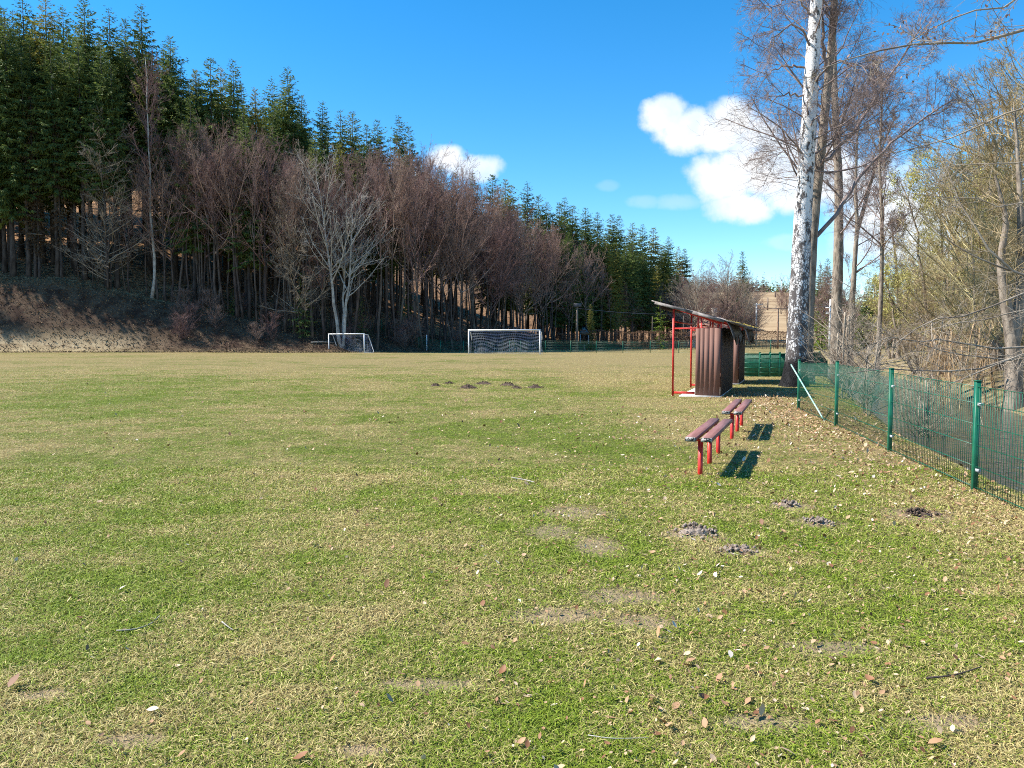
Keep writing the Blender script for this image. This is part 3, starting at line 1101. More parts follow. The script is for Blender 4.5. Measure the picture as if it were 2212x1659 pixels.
BLV = [dict(num=50, bylen=1, minl=1.0, t0=0.36, ang=58, angs=12, len=0.16, n=9, wig=0.10, trop=-0.05, late=1, rf=0.011, rmin=0.012, shape="taper"),
       dict(num=8, t0=0.12, ang=46, angs=16, len=0.5, n=6, wig=0.14, trop=-0.06, rf=0.006, rmin=0.005, shape="taper"),
       dict(num=8, t0=0.1, ang=44, angs=18, len=0.6, n=5, wig=0.16, trop=-0.10, rf=0.004, rmin=0.0032, maxl=1.5),
       dict(num=4, t0=0.15, ang=35, angs=15, len=0.5, n=4, wig=0.16, trop=-0.12, rf=0.004, rmin=0.0026, maxl=0.6)]

YB = 24.5
g = ground_at(1712, 835)
bl = pix_line([(1716, 828), (1719, 790), (1722, 740), (1725, 660), (1729, 580), (1735, 460), (1745, 300), (1755, 130), (1766, -30), (1785, -260), (1800, -480)], YB)
bl[0][2] = gz(bl[0][0], bl[0][1]) - 0.15
limbsB = [(pix_line([(1738, 146), (1715, 143), (1690, 140, -0.3), (1668, 152, -0.5), (1650, 178, -0.6)], YB), 0.035, 0.008),
          (pix_line([(1740, 205), (1712, 204, -.2), (1690, 203, -.5), (1672, 215, -.8), (1656, 243, -1.0)], YB), 0.032, 0.008),
          (pix_line([(1728, 298), (1710, 306, -.3), (1692, 322, -.5), (1678, 336, -.6)], YB), 0.02, 0.006),
          (pix_line([(1757, 110), (1730, 60, -.4), (1700, 58, -.9), (1672, 80, -1.3), (1648, 110, -1.6)], YB), 0.04, 0.008),
          (pix_line([(1762, 40), (1720, -10, -.4), (1680, 5, -.9), (1650, 40, -1.3)], YB), 0.035, 0.008),
          (pix_line([(1740, 292), (1762, 250, -.4), (1780, 242, -.6), (1796, 262, -.8), (1806, 300, -1)], YB), 0.028, 0.008),
          (pix_line([(1750, 190), (1790, 140, -.6), (1830, 130, -1.0), (1870, 150, -1.5), (1905, 190, -1.9)], YB), 0.04, 0.008)]
near_tree("birch_tree", "white barked birch with blackened foot beside the dugouts", "birch", [(bl, 0.335, 0.10)], BLV, M["birch_bark"], M["birch_twigs"], 5, limbsB, 0.55, 0.05)

YA = 26.0
al = pix_line([(1742, 800), (1743, 740), (1747, 640), (1752, 540), (1762, 430), (1774, 330), (1783, 230), (1795, 110), (1803, 0), (1812, -160), (1815, -330)], YA)
al[0][2] = gz(al[0][0], al[0][1]) - 0.15
ALV = [dict(num=52, bylen=1, minl=1.2, t0=0.33, ang=52, angs=12, len=0.20, n=9, wig=0.11, trop=0.05, rf=0.011, rmin=0.012, shape="taper"),
       dict(num=8, t0=0.12, ang=48, angs=16, len=0.52, n=6, wig=0.15, trop=0.02, rf=0.006, rmin=0.005, shape="taper"),
       dict(num=8, t0=0.1, ang=46, angs=18, len=0.62, n=5, wig=0.18, trop=-0.02, rf=0.004, rmin=0.0034, maxl=1.8),
       dict(num=4, t0=0.15, ang=38, angs=15, len=0.5, n=4, wig=0.18, trop=-0.02, rf=0.004, rmin=0.0028, maxl=0.7)]
limbsA = [(pix_line([(1770, 350), (1800, 335), (1845, 285, .3), (1890, 215, .8), (1934, 150, 1.2), (1990, 60, 1.6)], YA), 0.065, 0.02),
          (pix_line([(1764, 510), (1790, 490), (1830, 420, .3), (1880, 350, .6), (1950, 290, 1.0), (2012, 240, 1.3), (2060, 215, 1.5)], YA), 0.07, 0.02),
          
          (pix_line([(1790, 160), (1775, 110, -.3), (1783, 40, -.5), (1760, -60, -.8)], YA), 0.07, 0.03)]
near_tree("alder_tree", "brown barked tree leaning close behind the white birch trunk", "tree", [(al, 0.22, 0.06)], ALV, M["grey_bark"], M["birch_twigs"], 6, limbsA, 0.4, 0.06)

YC = 44.0
c1 = pix_line([(1808, 772), (1807, 700), (1809, 600), (1812, 500), (1812, 400), (1807, 300), (1803, 200), (1800, 80), (1800, -60)], YC)
c1[0][2] = gz(c1[0][0], c1[0][1]) - 0.2
CLV = [dict(num=36, t0=0.34, ang=50, angs=12, len=0.26, n=8, wig=0.11, trop=0.07, rf=0.011, rmin=0.014, shape="taper"),
       dict(num=9, t0=0.15, ang=44, angs=14, len=0.42, n=6, wig=0.15, trop=0.03, rf=0.007, rmin=0.009, shape="taper"),
       dict(num=10, t0=0.1, ang=42, angs=15, len=0.5, n=4, wig=0.18, trop=0.0, rf=0.005, rmin=0.0055, maxl=1.8),
       dict(num=3, t0=0.2, ang=40, angs=15, len=0.5, n=3, wig=0.18, trop=0.0, rf=0.004, rmin=0.0045, maxl=0.8)]
near_tree("alder_tree", "tall straight grey brown tree with swollen foot, next beyond the birch", "tree", [(c1, 0.34, 0.10)], CLV, M["grey_bark"], M["birch_twigs"], 8, (), 0.7, 0.07)
c2 = pix_line([(1836, 772), (1838, 700), (1843, 620), (1848, 540), (1852, 490), (1848, 420), (1850, 330), (1856, 240)], 42)
c3 = pix_line([(1851, 500), (1866, 450), (1884, 385), (1905, 320), (1935, 250)], 42)
c2[0][2] = gz(c2[0][0], c2[0][1]) - 0.2
near_tree("forked_tree", "slim grey tree that forks halfway up, behind the fence corner", "tree", [(c2, 0.19, 0.04), (c3, 0.11, 0.03)], CLV, M["grey_bark"], M["birch_twigs"], 9, (), 0.3, 0.05)
c4 = pix_line([(1893, 800), (1898, 740), (1903, 650), (1905, 560), (1905, 460), (1900, 360), (1903, 260), (1908, 170)], 34)
c4[0][2] = gz(c4[0][0], c4[0][1]) - 0.2
near_tree("slender_tree", "thin straight pale grey tree on the stream bank", "tree", [(c4, 0.12, 0.03)], CLV, M["grey_bark"], M["birch_twigs"], 10, (), 0.4, 0.05)
c5 = pix_line([(1940, 775), (1942, 700), (1940, 630), (1935, 560), (1925, 480)], 46)
c5[0][2] = gz(c5[0][0], c5[0][1]) - 0.2
near_tree("willow_tree", "small pale willow with yellow catkins beside the thin straight tree", "tree", [(c5, 0.13, 0.04)], CLV, M["grey_bark"], M["grey_twigs"], 12, (), 0.3, 0.05)
sally = c5

# the thicket on the far bank
TH = [make_bare(71, 12, 0.14, M["grey_bark"], M["olive_twigs"], 0.12, 0.38, 45, 22, 9, 9, name="thicket_tree", stems=3, rmin=0.006, n4=3),
      make_bare(72, 12, 0.12, M["grey_bark"], M["olive_twigs"], 0.10, 0.42, 52, 24, 9, 9, name="thicket_tree", stems=2, rmin=0.006, n4=3),
      make_bare(73, 12, 0.16, M["grey_bark"], M["olive_twigs"], 0.22, 0.34, 40, 22, 9, 9, name="thicket_tree", stems=1, rmin=0.006, n4=3)]
TLAB = "many stemmed bare tree in the tangled thicket across the stream"
for i, (u, v, y, k, s) in enumerate([(1985, 520, 40, 0, 1), (2030, 400, 44, 1, 1), (2075, 300, 38, 0, 1), (2120, 200, 35, 2, 1), (2165, 120, 30, 0, 1.0), (2205, 60, 27, 2, 1), (2255, 40, 30, 1, 1),
                                     (2300, 60, 26, 0, 1), (2110, 420, 27, 1, 1), (2180, 430, 24, 0, 1), (2050, 560, 29, 1, 1), (1990, 620, 33, 1, 1), (2240, 330, 22, 1, 1),
                                     (2010, 560, 58, 0, 1), (2080, 480, 60, 1, 1), (2150, 420, 56, 2, 1), (2220, 420, 50, 0, 1), (1950, 640, 62, 1, 1), (2330, 200, 40, 2, 1), (2135, 560, 48, 1, 1), (2200, 600, 40, 1, 1)]):
    x = (u - 1106) / F * y
    z = gz(x, y)
    plant(TH[k], (x, y, z), rs.uniform(0, 6), at(u, v, y).z - z, TLAB, "tree", "thicket across the stream")
q1 = pix_line([(2192, 822), (2190, 760), (2182, 700), (2170, 640), (2160, 560), (2176, 480), (2150, 380)], 20)
q2 = pix_line([(2188, 740), (2200, 690), (2206, 600), (2205, 480), (2200, 350), (2190, 220)], 20)
q1[0][2] = gz(q1[0][0], q1[0][1]) - 0.2
near_tree("willow_tree", "thick twin stemmed willow with orange brown foot across the stream", "tree", [(q1, 0.22, 0.03), (q2, 0.14, 0.02)],
          [dict(num=18, t0=0.2, ang=55, angs=14, len=0.34, n=8, wig=0.13, trop=0.04, rf=0.011, rmin=0.012, shape="taper"),
           dict(num=9, t0=0.15, ang=44, angs=14, len=0.45, n=6, wig=0.16, trop=0.0, rf=0.007, rmin=0.006, shape="taper"),
           dict(num=9, t0=0.1, ang=42, angs=15, len=0.5, n=4, wig=0.18, trop=-0.02, rf=0.005, rmin=0.004, maxl=1.4)],
          M["grey_bark"], M["olive_twigs"], 14, (), 0.3, 0.07)


def catkin_tree(u, v, y, h, label, seed, n, width, group=None):
    """a willow in flower: stems, twigs, and clusters of small catkins at the twig ends"""
    x = (u - 1106) / F * y
    z = gz(x, y)
    rng = np.random.default_rng(seed)
    root = empty("catkin_willow", (x, y, z))
    sl = []
    for k in range(4):
        a = rng.uniform(0, 6.28)
        ln = stem_line(rng, (0.1 * math.cos(a), 0.1 * math.sin(a), -0.2), (math.cos(a) * width * 0.45, math.sin(a) * width * 0.45, h * rng.uniform(0.75, 0.97)), 12, 0.1)
        sl.append((ln, np.linspace(0.09, 0.02, 12)))
    b = MB()
    for ln, rad in sl:
        b.tube(ln, rad, 8)
    b.build("trunk", M["grey_bark"], root, True)
    P = grow(rng, sl, [dict(num=14, t0=0.2, ang=42, angs=12, len=0.34, n=7, wig=0.1, trop=0.07, rf=0.01, rmin=0.01, shape="taper"),
                       dict(num=8, t0=0.2, ang=36, angs=12, len=0.45, n=5, wig=0.12, trop=0.05, rf=0.007, rmin=0.007),
                       dict(num=6, t0=0.2, ang=34, angs=12, len=0.5, n=4, wig=0.12, trop=0.02, rf=0.005, rmin=0.005, maxl=1.0)])
    twig_mesh("branches", P, M["olive_twigs"], root)
    tw = P[-1][0]
    sel = rng.integers(0, len(tw), n)
    pp = tw[sel, rng.integers(1, 4, n)] + rng.normal(0, 0.04, (n, 3))
    keep = pp[:, 2] > h * 0.32
    pp = pp[keep]
    V, Q = kites(rng, pp, unit(rng.normal(size=(len(pp), 3))), rng.uniform(0.05, 0.10, len(pp)), rng.uniform(0.04, 0.065, len(pp)))
    new_mesh("catkins", V, [Q], M["catkins"], root, False, {"shade": ("FLOAT", "FACE", rng.random(len(Q)))})
    return tag(root, label, "willow", group)


catkin_tree(2040, 0, 33, at(2040, 292, 33).z + 0.3, "tall willow in yellow flower rising out of the thicket", 81, 9000, 4.2)
catkin_tree(1985, 0, 36, at(1985, 545, 36).z + 0.3, "rounder yellow flowering willow in front of the tall one", 82, 7000, 4.0)
catkin_tree(1925, 0, 47, at(1925, 590, 47).z + 0.3, "low willow with creamy catkins behind the thin straight tree", 83, 2600, 3.0)
catkin_tree(2105, 0, 30, at(2105, 430, 30).z + 0.3, "flowering willow deeper in the thicket, half screened by bare twigs", 84, 5000, 3.6)

# the tree whose long limbs reach into the picture over the stream
YO = 12.0
ob = Vector((12.6, 13.4, gz(12.6, 13.4) - 0.2))
tr = np.array([(12.6, 13.4, ob.z), (12.55, 13.3, 1.5), (12.4, 13.2, 3.5), (12.3, 13.0, 6.0), (12.2, 12.9, 9.0)])


def reach(pts, y0, y1):
    n = len(pts)
    L = [np.array(at(u, v, y0 + (y1 - y0) * i / (n - 1))) for i, (u, v) in enumerate(pts)]
    d = tr[:, 2] - max(0.6, L[0][2] + 0.2)
    i = int(np.argmin(np.abs(d)))
    s = np.array([np.interp(L[0][2] + 0.1, tr[:, 2], tr[:, k]) for k in range(3)])
    return np.array([s] + L)


RE = [([(2330, 735), (2212, 742), (2121, 748), (2059, 747), (2009, 739), (1966, 725), (1925, 728), (1880, 745)], 12.5, 11.5, .030),
      ([(2330, 770), (2212, 773), (2121, 772), (2071, 765), (2009, 754), (1986, 742)], 12.2, 11.5, .028),
      ([(2330, 745), (2212, 766), (2134, 784), (2071, 799), (1996, 807), (1946, 799), (1896, 791), (1830, 806)], 11.5, 10.5, .026),
      ([(2330, 730), (2212, 770), (2140, 792), (2069, 814), (2030, 838)], 11, 10.4, .020),
      ([(2350, 590), (2212, 637), (2109, 667), (2021, 692), (1959, 717), (1930, 745)], 12, 11, .028),
      ([(2350, 640), (2212, 675), (2134, 682), (2034, 709), (1978, 722)], 12.5, 12, .022),
      ([(2330, 640), (2204, 587), (2159, 567), (2109, 525), (2084, 462), (2062, 400), (2030, 330)], 12.5, 13, .045),
      ([(2300, 610), (2180, 592), (2084, 562), (2009, 487), (1975, 440), (1940, 415)], 13, 13.5, .030),
      ([(2330, 60), (2199, 72), (2120, 82), (2044, 90), (1980, 100), (1934, 109), (1870, 110), (1809, 118), (1770, 150)], 12, 11, .040),
      ([(2330, -70), (2196, -8), (2120, 25), (2059, 42), (2000, 60), (1960, 95)], 12, 11, .026),
      ([(2330, 200), (2212, 225), (2130, 260), (2060, 300), (2000, 310), (1930, 330)], 12, 12, .026),
      ([(2330, 330), (2212, 345), (2150, 365), (2080, 350), (2010, 370)], 12, 12.5, .022),
      ([(2330, 420), (2212, 430), (2140, 450), (2060, 430), (1990, 420)], 12, 12.5, .022)]
OLV = [dict(num=26, bylen=1, minl=0.5, t0=0.2, ang=42, angs=15, len=0.16, n=6, wig=0.13, trop=0.0, rf=0.006, rmin=0.005, shape="taper", maxl=1.5),
       dict(num=6, t0=0.15, ang=42, angs=15, len=0.45, n=4, wig=0.16, trop=0.0, rf=0.005, rmin=0.003, maxl=0.7),
       dict(num=3, t0=0.15, ang=40, angs=15, len=0.5, n=3, wig=0.18, trop=0.0, rf=0.004, rmin=0.0022, maxl=0.35)]
limbsO = [(reach(pp, a, b), r * 1.15, 0.006) for pp, a, b, r in RE]
oroot, oparts, ob0 = near_tree("beech_tree", "tree outside the frame whose long bare limbs reach over the stream", "tree", [(tr, 0.26, 0.12)], OLV, M["grey_bark"], M["grey_twigs"], 20, limbsO, 0.4, 0.05)
# withered leaves still hanging on the upper limbs
rng = np.random.default_rng(3)
tips = np.concatenate([oparts[1][0][:, 2:].reshape(-1, 3), oparts[0][0][:, 2:].reshape(-1, 3)])
tips = tips[(tips[:, 2] + ob0[2]) > 5.0]
cl = tips[rng.integers(0, len(tips), 90)]
pp = np.repeat(cl, 5, 0) + rng.normal(0, 0.07, (450, 3))
dd = unit(rng.normal(size=(450, 3)) + np.array([0, 0, -0.6]))
V, Q = kites(rng, pp, dd, rng.uniform(0.04, 0.075, 450), rng.uniform(0.025, 0.04, 450))
M["dry_leaf"] = sprays_mat("dry_leaf", (0.20, 0.10, 0.07), (0.42, 0.27, 0.2))
new_mesh("withered_leaves", V, [Q], M["dry_leaf"], oroot, False, {"shade": ("FLOAT", "FACE", rng.random(450))})

# scrub on the stream banks
BS = [make_bare(91, 2.2, 0.02, M["bramble"], M["bramble"], 0.05, 0.5, 40, 12, 7, 5, name="bank_shrub", stems=5, rmin=0.0035, trop=0.05),
      make_bare(92, 2.4, 0.02, M["straw_stalk"], M["straw_stalk"], 0.3, 0.25, 25, 8, 5, 4, name="bank_shrub", stems=9, rmin=0.0035, trop=0.12, lean=0.12),
      make_bare(93, 1.8, 0.018, M["grey_twigs"], M["grey_twigs"], 0.05, 0.55, 50, 12, 7, 5, name="bank_shrub", stems=4, rmin=0.0035, trop=0.03)]
rs.seed(31)
BLAB = [("reddish brown bramble bush on the stream bank", "bramble bushes on the stream bank"), ("upright clump of tan stalks on the stream bank", "tan stalks on the stream bank"), ("grey twiggy bush on the stream bank", "grey bushes on the stream bank")]
for i in range(46):
    y = rs.uniform(9, 46)
    cxs = np.interp(y, STREAM[:, 1], STREAM[:, 0])
    far = rs.random() < 0.78
    x = cxs + (rs.uniform(2.6, 7) if far else -rs.uniform(1.9, 2.5))
    if not far and y < 20:
        continue
    k = rs.choice((0, 1, 2))
    plant(BS[k], (x, y, gz(x, y)), rs.uniform(0, 6), rs.uniform(0.7, 2.0) if far else rs.uniform(0.4, 0.9), BLAB[k][0], "bush", BLAB[k][1])
for (u, v, y, k, h, lab) in ((1818, 0, 25.5, 0, 1.5, "rust red bush at the foot of the tall grey brown tree"), (2062, 0, 22, 1, 3.0, "tall sheaf of orange tan stalks across the stream"),
                             (2090, 0, 20.5, 1, 2.6, "second sheaf of tan stalks, a little shorter, across the stream"), (2000, 0, 14.6, 2, 1.7, "thin branchy sapling just behind the mesh fence"),
                             (1880, 0, 15.5, 2, 1.9, "pale sapling behind the fence, second panel from the strut"), (1822, 0, 19.5, 2, 2.8, "spreading pale sapling behind the strutted fence corner")):
    x = (u - 1106) / F * y
    plant(BS[k], (x, y, gz(x, y)), rs.uniform(0, 6), h, lab, "bush")

# ------------------------------------------------------------------ the far end: hedge, house, poles, meadow
FT = [make_bare(101, 15, 0.16, M["forest_bark"], M["twigs"], 0.12, 0.40, 48, 30, 10, 12, name="bare_tree", stems=2, rmin=0.009),
      make_bare(102, 15, 0.18, M["forest_bark"], M["grey_twigs"], 0.15, 0.42, 52, 30, 10, 12, name="bare_tree", stems=1, rmin=0.009)]
FS = make_spruce(18, 20, 0.06, 3.4, M["needles"], 1.1, 0.35)
SB = make_spruce(19, 8, 0.06, 2.0, M["bush_green"], 0.75, 0.5, spray=0.5)


def far_tree(proto, u, v, y, label, cat, group=None, slim=1.0):
    x = (u - 1106) / F * y
    z = gz(x, y)
    return plant(proto, (x, y, z - 0.1), rs.uniform(0, 6), max(2.0, at(u, v, y).z - z), label, cat, group, slim)


for a in ((FT[1], 1570, 548, 150, "broad grey bare tree behind the dugout roof", "bare tree"), (FT[0], 1512, 560, 165, "brown bare tree between the green stand and the broad grey tree", "bare tree"),
          (FT[0], 1540, 575, 160, "bare brown tree touching the broad grey tree", "bare tree"), (FT[1], 1602, 600, 170, "low grey tree before the lone spruce behind the dugout", "bare tree"),
          (FT[0], 1625, 610, 165, "last bare tree before the tan meadow opens", "bare tree"), (FT[1], 1490, 590, 150, "low bare tree under the last spruces", "bare tree"),
          (FS, 1600, 540, 172, "lone spruce above the dugout's roof, before the gap", "spruce"), (FS, 1618, 640, 165, "dark low spruce at the meadow's edge", "spruce"),
          (FS, 1275, 655, 111, "dark young spruce beside the wooden floodlight pole", "spruce"), (SB, 1425, 640, 124, "open yellowish young spruce just above the hedge and dugout roof", "spruce"),
          (FT[0], 1700, 590, 210, "bare tree beyond the meadow, close to the birch trunk", "bare tree"), (FT[0], 1685, 610, 250, "small bare tree at the meadow's far side", "bare tree"),
          (FT[0], 1770, 575, 150, "bare brown tree seen between birch and grey trunk", "bare tree"), (FT[0], 1790, 585, 155, "second brown tree seen between birch and grey trunk", "bare tree"),
          (FT[0], 1830, 590, 150, "brown tree crown beyond the forked tree", "bare tree"), (FS, 1783, 556, 185, "spruce tip above the brown trees beside the birch", "spruce"), (FS, 1768, 570, 190, "smaller spruce tip above the brown trees beside the birch", "spruce"),
          (FS, 1885, 590, 120, "dark spruce behind the slim forked tree", "spruce", None, 1.5), (FS, 1868, 615, 112, "lower dark spruce behind the slim forked tree", "spruce", None, 1.4), (FS, 1912, 610, 125, "dark spruce behind the thin straight tree", "spruce", None, 1.4)):
    far_tree(*a)
rs.seed(44)
for i in range(26):
    u = rs.uniform(1850, 2260)
    y = rs.uniform(75, 150)
    far_tree(FT[i % 2], u, rs.uniform(600, 680), y, "bare tree filling the view far behind the stream thicket", "bare tree", "far trees behind the thicket")
for i in range(24):
    u = rs.uniform(1470, 1632)
    far_tree(FT[i % 2], u, rs.uniform(585, 655) + (25 if u > 1610 else 0), rs.uniform(140, 178), "low bare tree between hedge and wood, above the dugout roof", "bare tree", "low trees above the dugout roof")
far_tree(SB, 1765, 672, 112, "bright yellow green conifer bush beside the birch trunk", "conifer bush", None, 1.5)
far_tree(SB, 1783, 684, 111, "smaller bright green conifer bush next to the white pole", "conifer bush", None, 1.4)


# far wooded hills: one mass each
def far_wood(name, label, pts, h, n, seed, mat_):
    rng = np.random.default_rng(seed)
    P = []
    (x0, y0), (x1, y1), dep = pts
    s = rng.random(n)
    q = rng.random(n) * dep
    x = x0 + (x1 - x0) * s + rng.normal(0, 2, n)
    y = y0 + (y1 - y0) * s + q
    z = terrain(x, y)[0]
    V, Q, T = [], [], []
    hh = h * rng.uniform(0.6, 1.1, n)
    k = 0
    for i in range(n):                       # ragged cone of sprays
        for j in range(26):
            f = (j + rng.random()) / 26
            r = h * 0.17 * (1 - f) ** 0.8 + 0.2
            a = rng.uniform(0, 6.28)
            V.append((x[i], y[i], z[i] + hh[i] * f, math.cos(a), math.sin(a), r))
    V = np.array(V)
    d = unit(np.stack([V[:, 3], V[:, 4], np.full(len(V), -0.15)], 1))
    kv, kq = kites(rng, V[:, :3], d, V[:, 5] * 1.6, V[:, 5] * 0.9, 0.1, unit(np.stack([rng.normal(0, .5, len(V)), rng.normal(0, .5, len(V)), np.ones(len(V))], 1)))
    o = new_mesh(name, kv, [kq], mat_, None, False, {"shade": ("FLOAT", "FACE", rng.random(len(kq)))})
    return tag(o, label, "wood", None, "stuff")


far_wood("far_forest", "dark wood on the far ridge above the meadow", ((120, 600), (420, 640), 70), 16, 420, 4, M["needles"])
M["far_bare"] = sprays_mat("far_bare", (0.10, 0.075, 0.06), (0.22, 0.175, 0.14))
far_wood("far_woodland", "leafless wood behind the tan meadow", ((96, 395), (126, 380), 60), 11, 110, 5, M["far_bare"])

# clipped hedge across the end of the grounds
def hedge(u0, u1, v_top, ya, yb, label, seed):
    rng = np.random.default_rng(seed)
    a, b = at(u0, 745, ya), at(u1, 745, yb)
    y = ya
    ln = b.x - a.x
    n = int(ln * 420)
    h = at(1400, v_top, (ya + yb) / 2).z
    sl = (yb - ya) / ln
    x = a.x + rng.random(n) * ln
    zz = rng.random(n) ** 0.8
    face = rng.random(n)
    dep = np.where(face < 0.6, -0.55 + rng.normal(0, .1, n), rng.uniform(-0.55, 0.55, n))
    zz = np.where(face > 0.82, 0.97 + rng.normal(0, 0.02, n), zz)
    top = h * (1 + 0.03 * np.sin(x * 0.7) + 0.025 * np.sin(x * 2.1 + 1) + 0.03 * np.sin(x * .23))
    gap = (np.sin(x * 5.2) + np.sin(x * 3.1 + 2)) > 1.1
    keep = ~(gap & (zz < 0.33))
    yy = ya + (x - a.x) * sl
    zb = terrain(x, yy)[0]
    P = np.stack([x, yy + dep, zb + zz * (top - zb)], 1)[keep]
    k = len(P)
    root = empty("hedge", ((a.x + b.x) / 2, (ya + yb) / 2, gz((a.x + b.x) / 2, (ya + yb) / 2)))
    P -= np.array(root.location)
    V, Q = kites(rng, P, unit(rng.normal(size=(k, 3))), rng.uniform(0.10, 0.2, k), rng.uniform(0.06, 0.11, k))
    new_mesh("foliage", V, [Q], M["hedge"], root, False, {"shade": ("FLOAT", "FACE", rng.random(k))})
    st = MB()
    for i in range(int(ln / 0.45)):
        xx = i * 0.45 - ln / 2 + rng.normal(0, 0.06)
        ys = xx * sl
        st.tube([(xx, ys + rng.normal(0, .1), -0.3), (xx + rng.normal(0, .06), ys + rng.normal(0, .1), 1.0), (xx + rng.normal(0, .2), ys + rng.normal(0, .2), 2.0)], [0.04, 0.03, 0.02], 5)
    st.build("stems", M["forest_bark"], root)
    return tag(root, label, "hedge")


hedge(1202, 1241, 721, 104, 105, "short piece of clipped brown hedge before the floodlight pole", 1)
hedge(1254, 1640, 716, 106, 122, "long clipped brown hedge across the end of the grounds", 2)
hedge(1640, 1860, 715, 122.5, 126, "brown hedge running on behind the birch and beyond", 3)

# --- houses behind the hedge
M["roof_tile"] = mottled("roof_tile", (0.20, 0.10, 0.075), (0.34, 0.20, 0.15), 3.0, 0.85, (1, 1, 1), bdist=0.03)
M["roof_grey"] = mottled("roof_grey", (0.10, 0.09, 0.08), (0.24, 0.22, 0.19), 2.0, 0.9, bdist=0.03)
M["plaster"] = mottled("plaster", (0.46, 0.33, 0.30), (0.58, 0.44, 0.40), 2.0, 0.9)
M["chimney"] = mottled("chimney", (0.45, 0.40, 0.36), (0.6, 0.55, 0.5), 4.0, 0.9)
M["glass"] = principled("window_glass", 0.08, 0.5)[0]
M["glass"].node_tree.nodes["Principled BSDF"].inputs["Base Color"].default_value = (0.03, 0.04, 0.05, 1)
M["white_paint"] = mottled("white_paint", (0.68, 0.68, 0.68), (0.82, 0.82, 0.82), 12.0, 0.5, bstr=0.1)


def house(u0, u1, y, eave, ridge, label, roof_m, wall_m, depth=7.0, rz=0.0, hip=True):
    x0, x1 = (u0 - 1106) / F * y, (u1 - 1106) / F * y
    w = (x1 - x0) / 2
    cx = (x0 + x1) / 2
    root = empty("house", (cx, y, gz(cx, y)), rz)
    b = MB()
    q = w - 0.45
    d = depth / 2 - 0.45
    for A, B in (((-q, -d), (q, -d)), ((q, -d), (q, d)), ((q, d), (-q, d)), ((-q, d), (-q, -d))):
        b.quad((A[0], A[1], -0.5), (B[0], B[1], -0.5), (B[0], B[1], eave), (A[0], A[1], eave))
    b.build("wall", wall_m, root)
    r = MB()
    e, hx = depth / 2, (w - depth / 2 * 0.8) if hip else w
    pts = [(-w, -e, eave - .15), (w, -e, eave - .15), (w, e, eave - .15), (-w, e, eave - .15), (-hx, 0, ridge), (hx, 0, ridge)]
    r.add(pts, [(0, 1, 5, 4), (2, 3, 4, 5)], [(1, 2, 5), (3, 0, 4)])
    lo = [(px, py, pz - .14) for px, py, pz in pts]
    r.add(lo, [(4, 5, 1, 0), (5, 4, 3, 2)], [(5, 2, 1), (4, 0, 3)])
    for i, j in ((0, 1), (1, 2), (2, 3), (3, 0)):
        r.add([pts[i], pts[j], lo[j], lo[i]], [(3, 2, 1, 0)])
    ro = r.build("roof", roof_m, root)
    for xx in (-q * 0.6, 0.0, q * 0.6):
        f = MB()
        f.beam((xx - .55, -d - .02, 0.9 + .6), (xx + .55, -d - .02, 0.9 + .6), 0.08, 1.3)
        wf = f.build("window", M["white_paint"], root)
        g = MB()
        g.beam((xx - .45, -d - .05, 1.5), (xx + .45, -d - .05, 1.5), 0.05, 1.1)
        g.build("pane", M["glass"], wf)
    return tag(root, label, "house"), ro


h1, ro1 = house(1482, 1592, 146, 2.2, at(1530, 682, 146).z, "low house with a reddish hipped roof behind the hedge", M["roof_tile"], M["plaster"], 8.0)
cb = MB()
cq = at(1538, 666, 148)
h1m = h1.matrix_basis.inverted() @ cq
cb.beam((h1m.x, 0.4, h1m.z - 2.2), (h1m.x, 0.4, h1m.z - 0.2), 0.9, 0.8)
cb.beam((h1m.x, 0.4, h1m.z - 0.2), (h1m.x, 0.4, h1m.z), 1.1, 1.0)
cb.build("chimney", M["chimney"], ro1)
house(1868, 1960, 138, 3.2, at(1900, 655, 138).z, "house with red tiled roof glimpsed beyond the slender trees", M["roof_tile"], M["plaster"], 8.0, 0.3, False)
sh, _ = house(1253, 1270, 109, 2.6, 3.5, "small grey shed beside the floodlight pole", M["roof_grey"], M["grey_bark"], 2.0)

# --- poles and wires
M["pole_wood"] = mottled("pole_wood", (0.12, 0.09, 0.07), (0.26, 0.20, 0.155), 3.0, 0.9, (1, 1, .2), bstr=0.2)
M["pole_concrete"] = mottled("pole_concrete", (0.5, 0.5, 0.49), (0.66, 0.66, 0.64), 3.0, 0.85, bstr=0.1)
M["pole_rust"] = mottled("pole_rust", (0.22, 0.13, 0.085), (0.36, 0.24, 0.17), 3.0, 0.85, bstr=0.1)
M["dark_metal"] = mottled("dark_metal", (0.04, 0.04, 0.045), (0.09, 0.09, 0.1), 6.0, 0.5, bstr=0.1)
M["steel"] = mottled("steel", (0.35, 0.37, 0.39), (0.5, 0.52, 0.54), 5.0, 0.45, bstr=0.1)


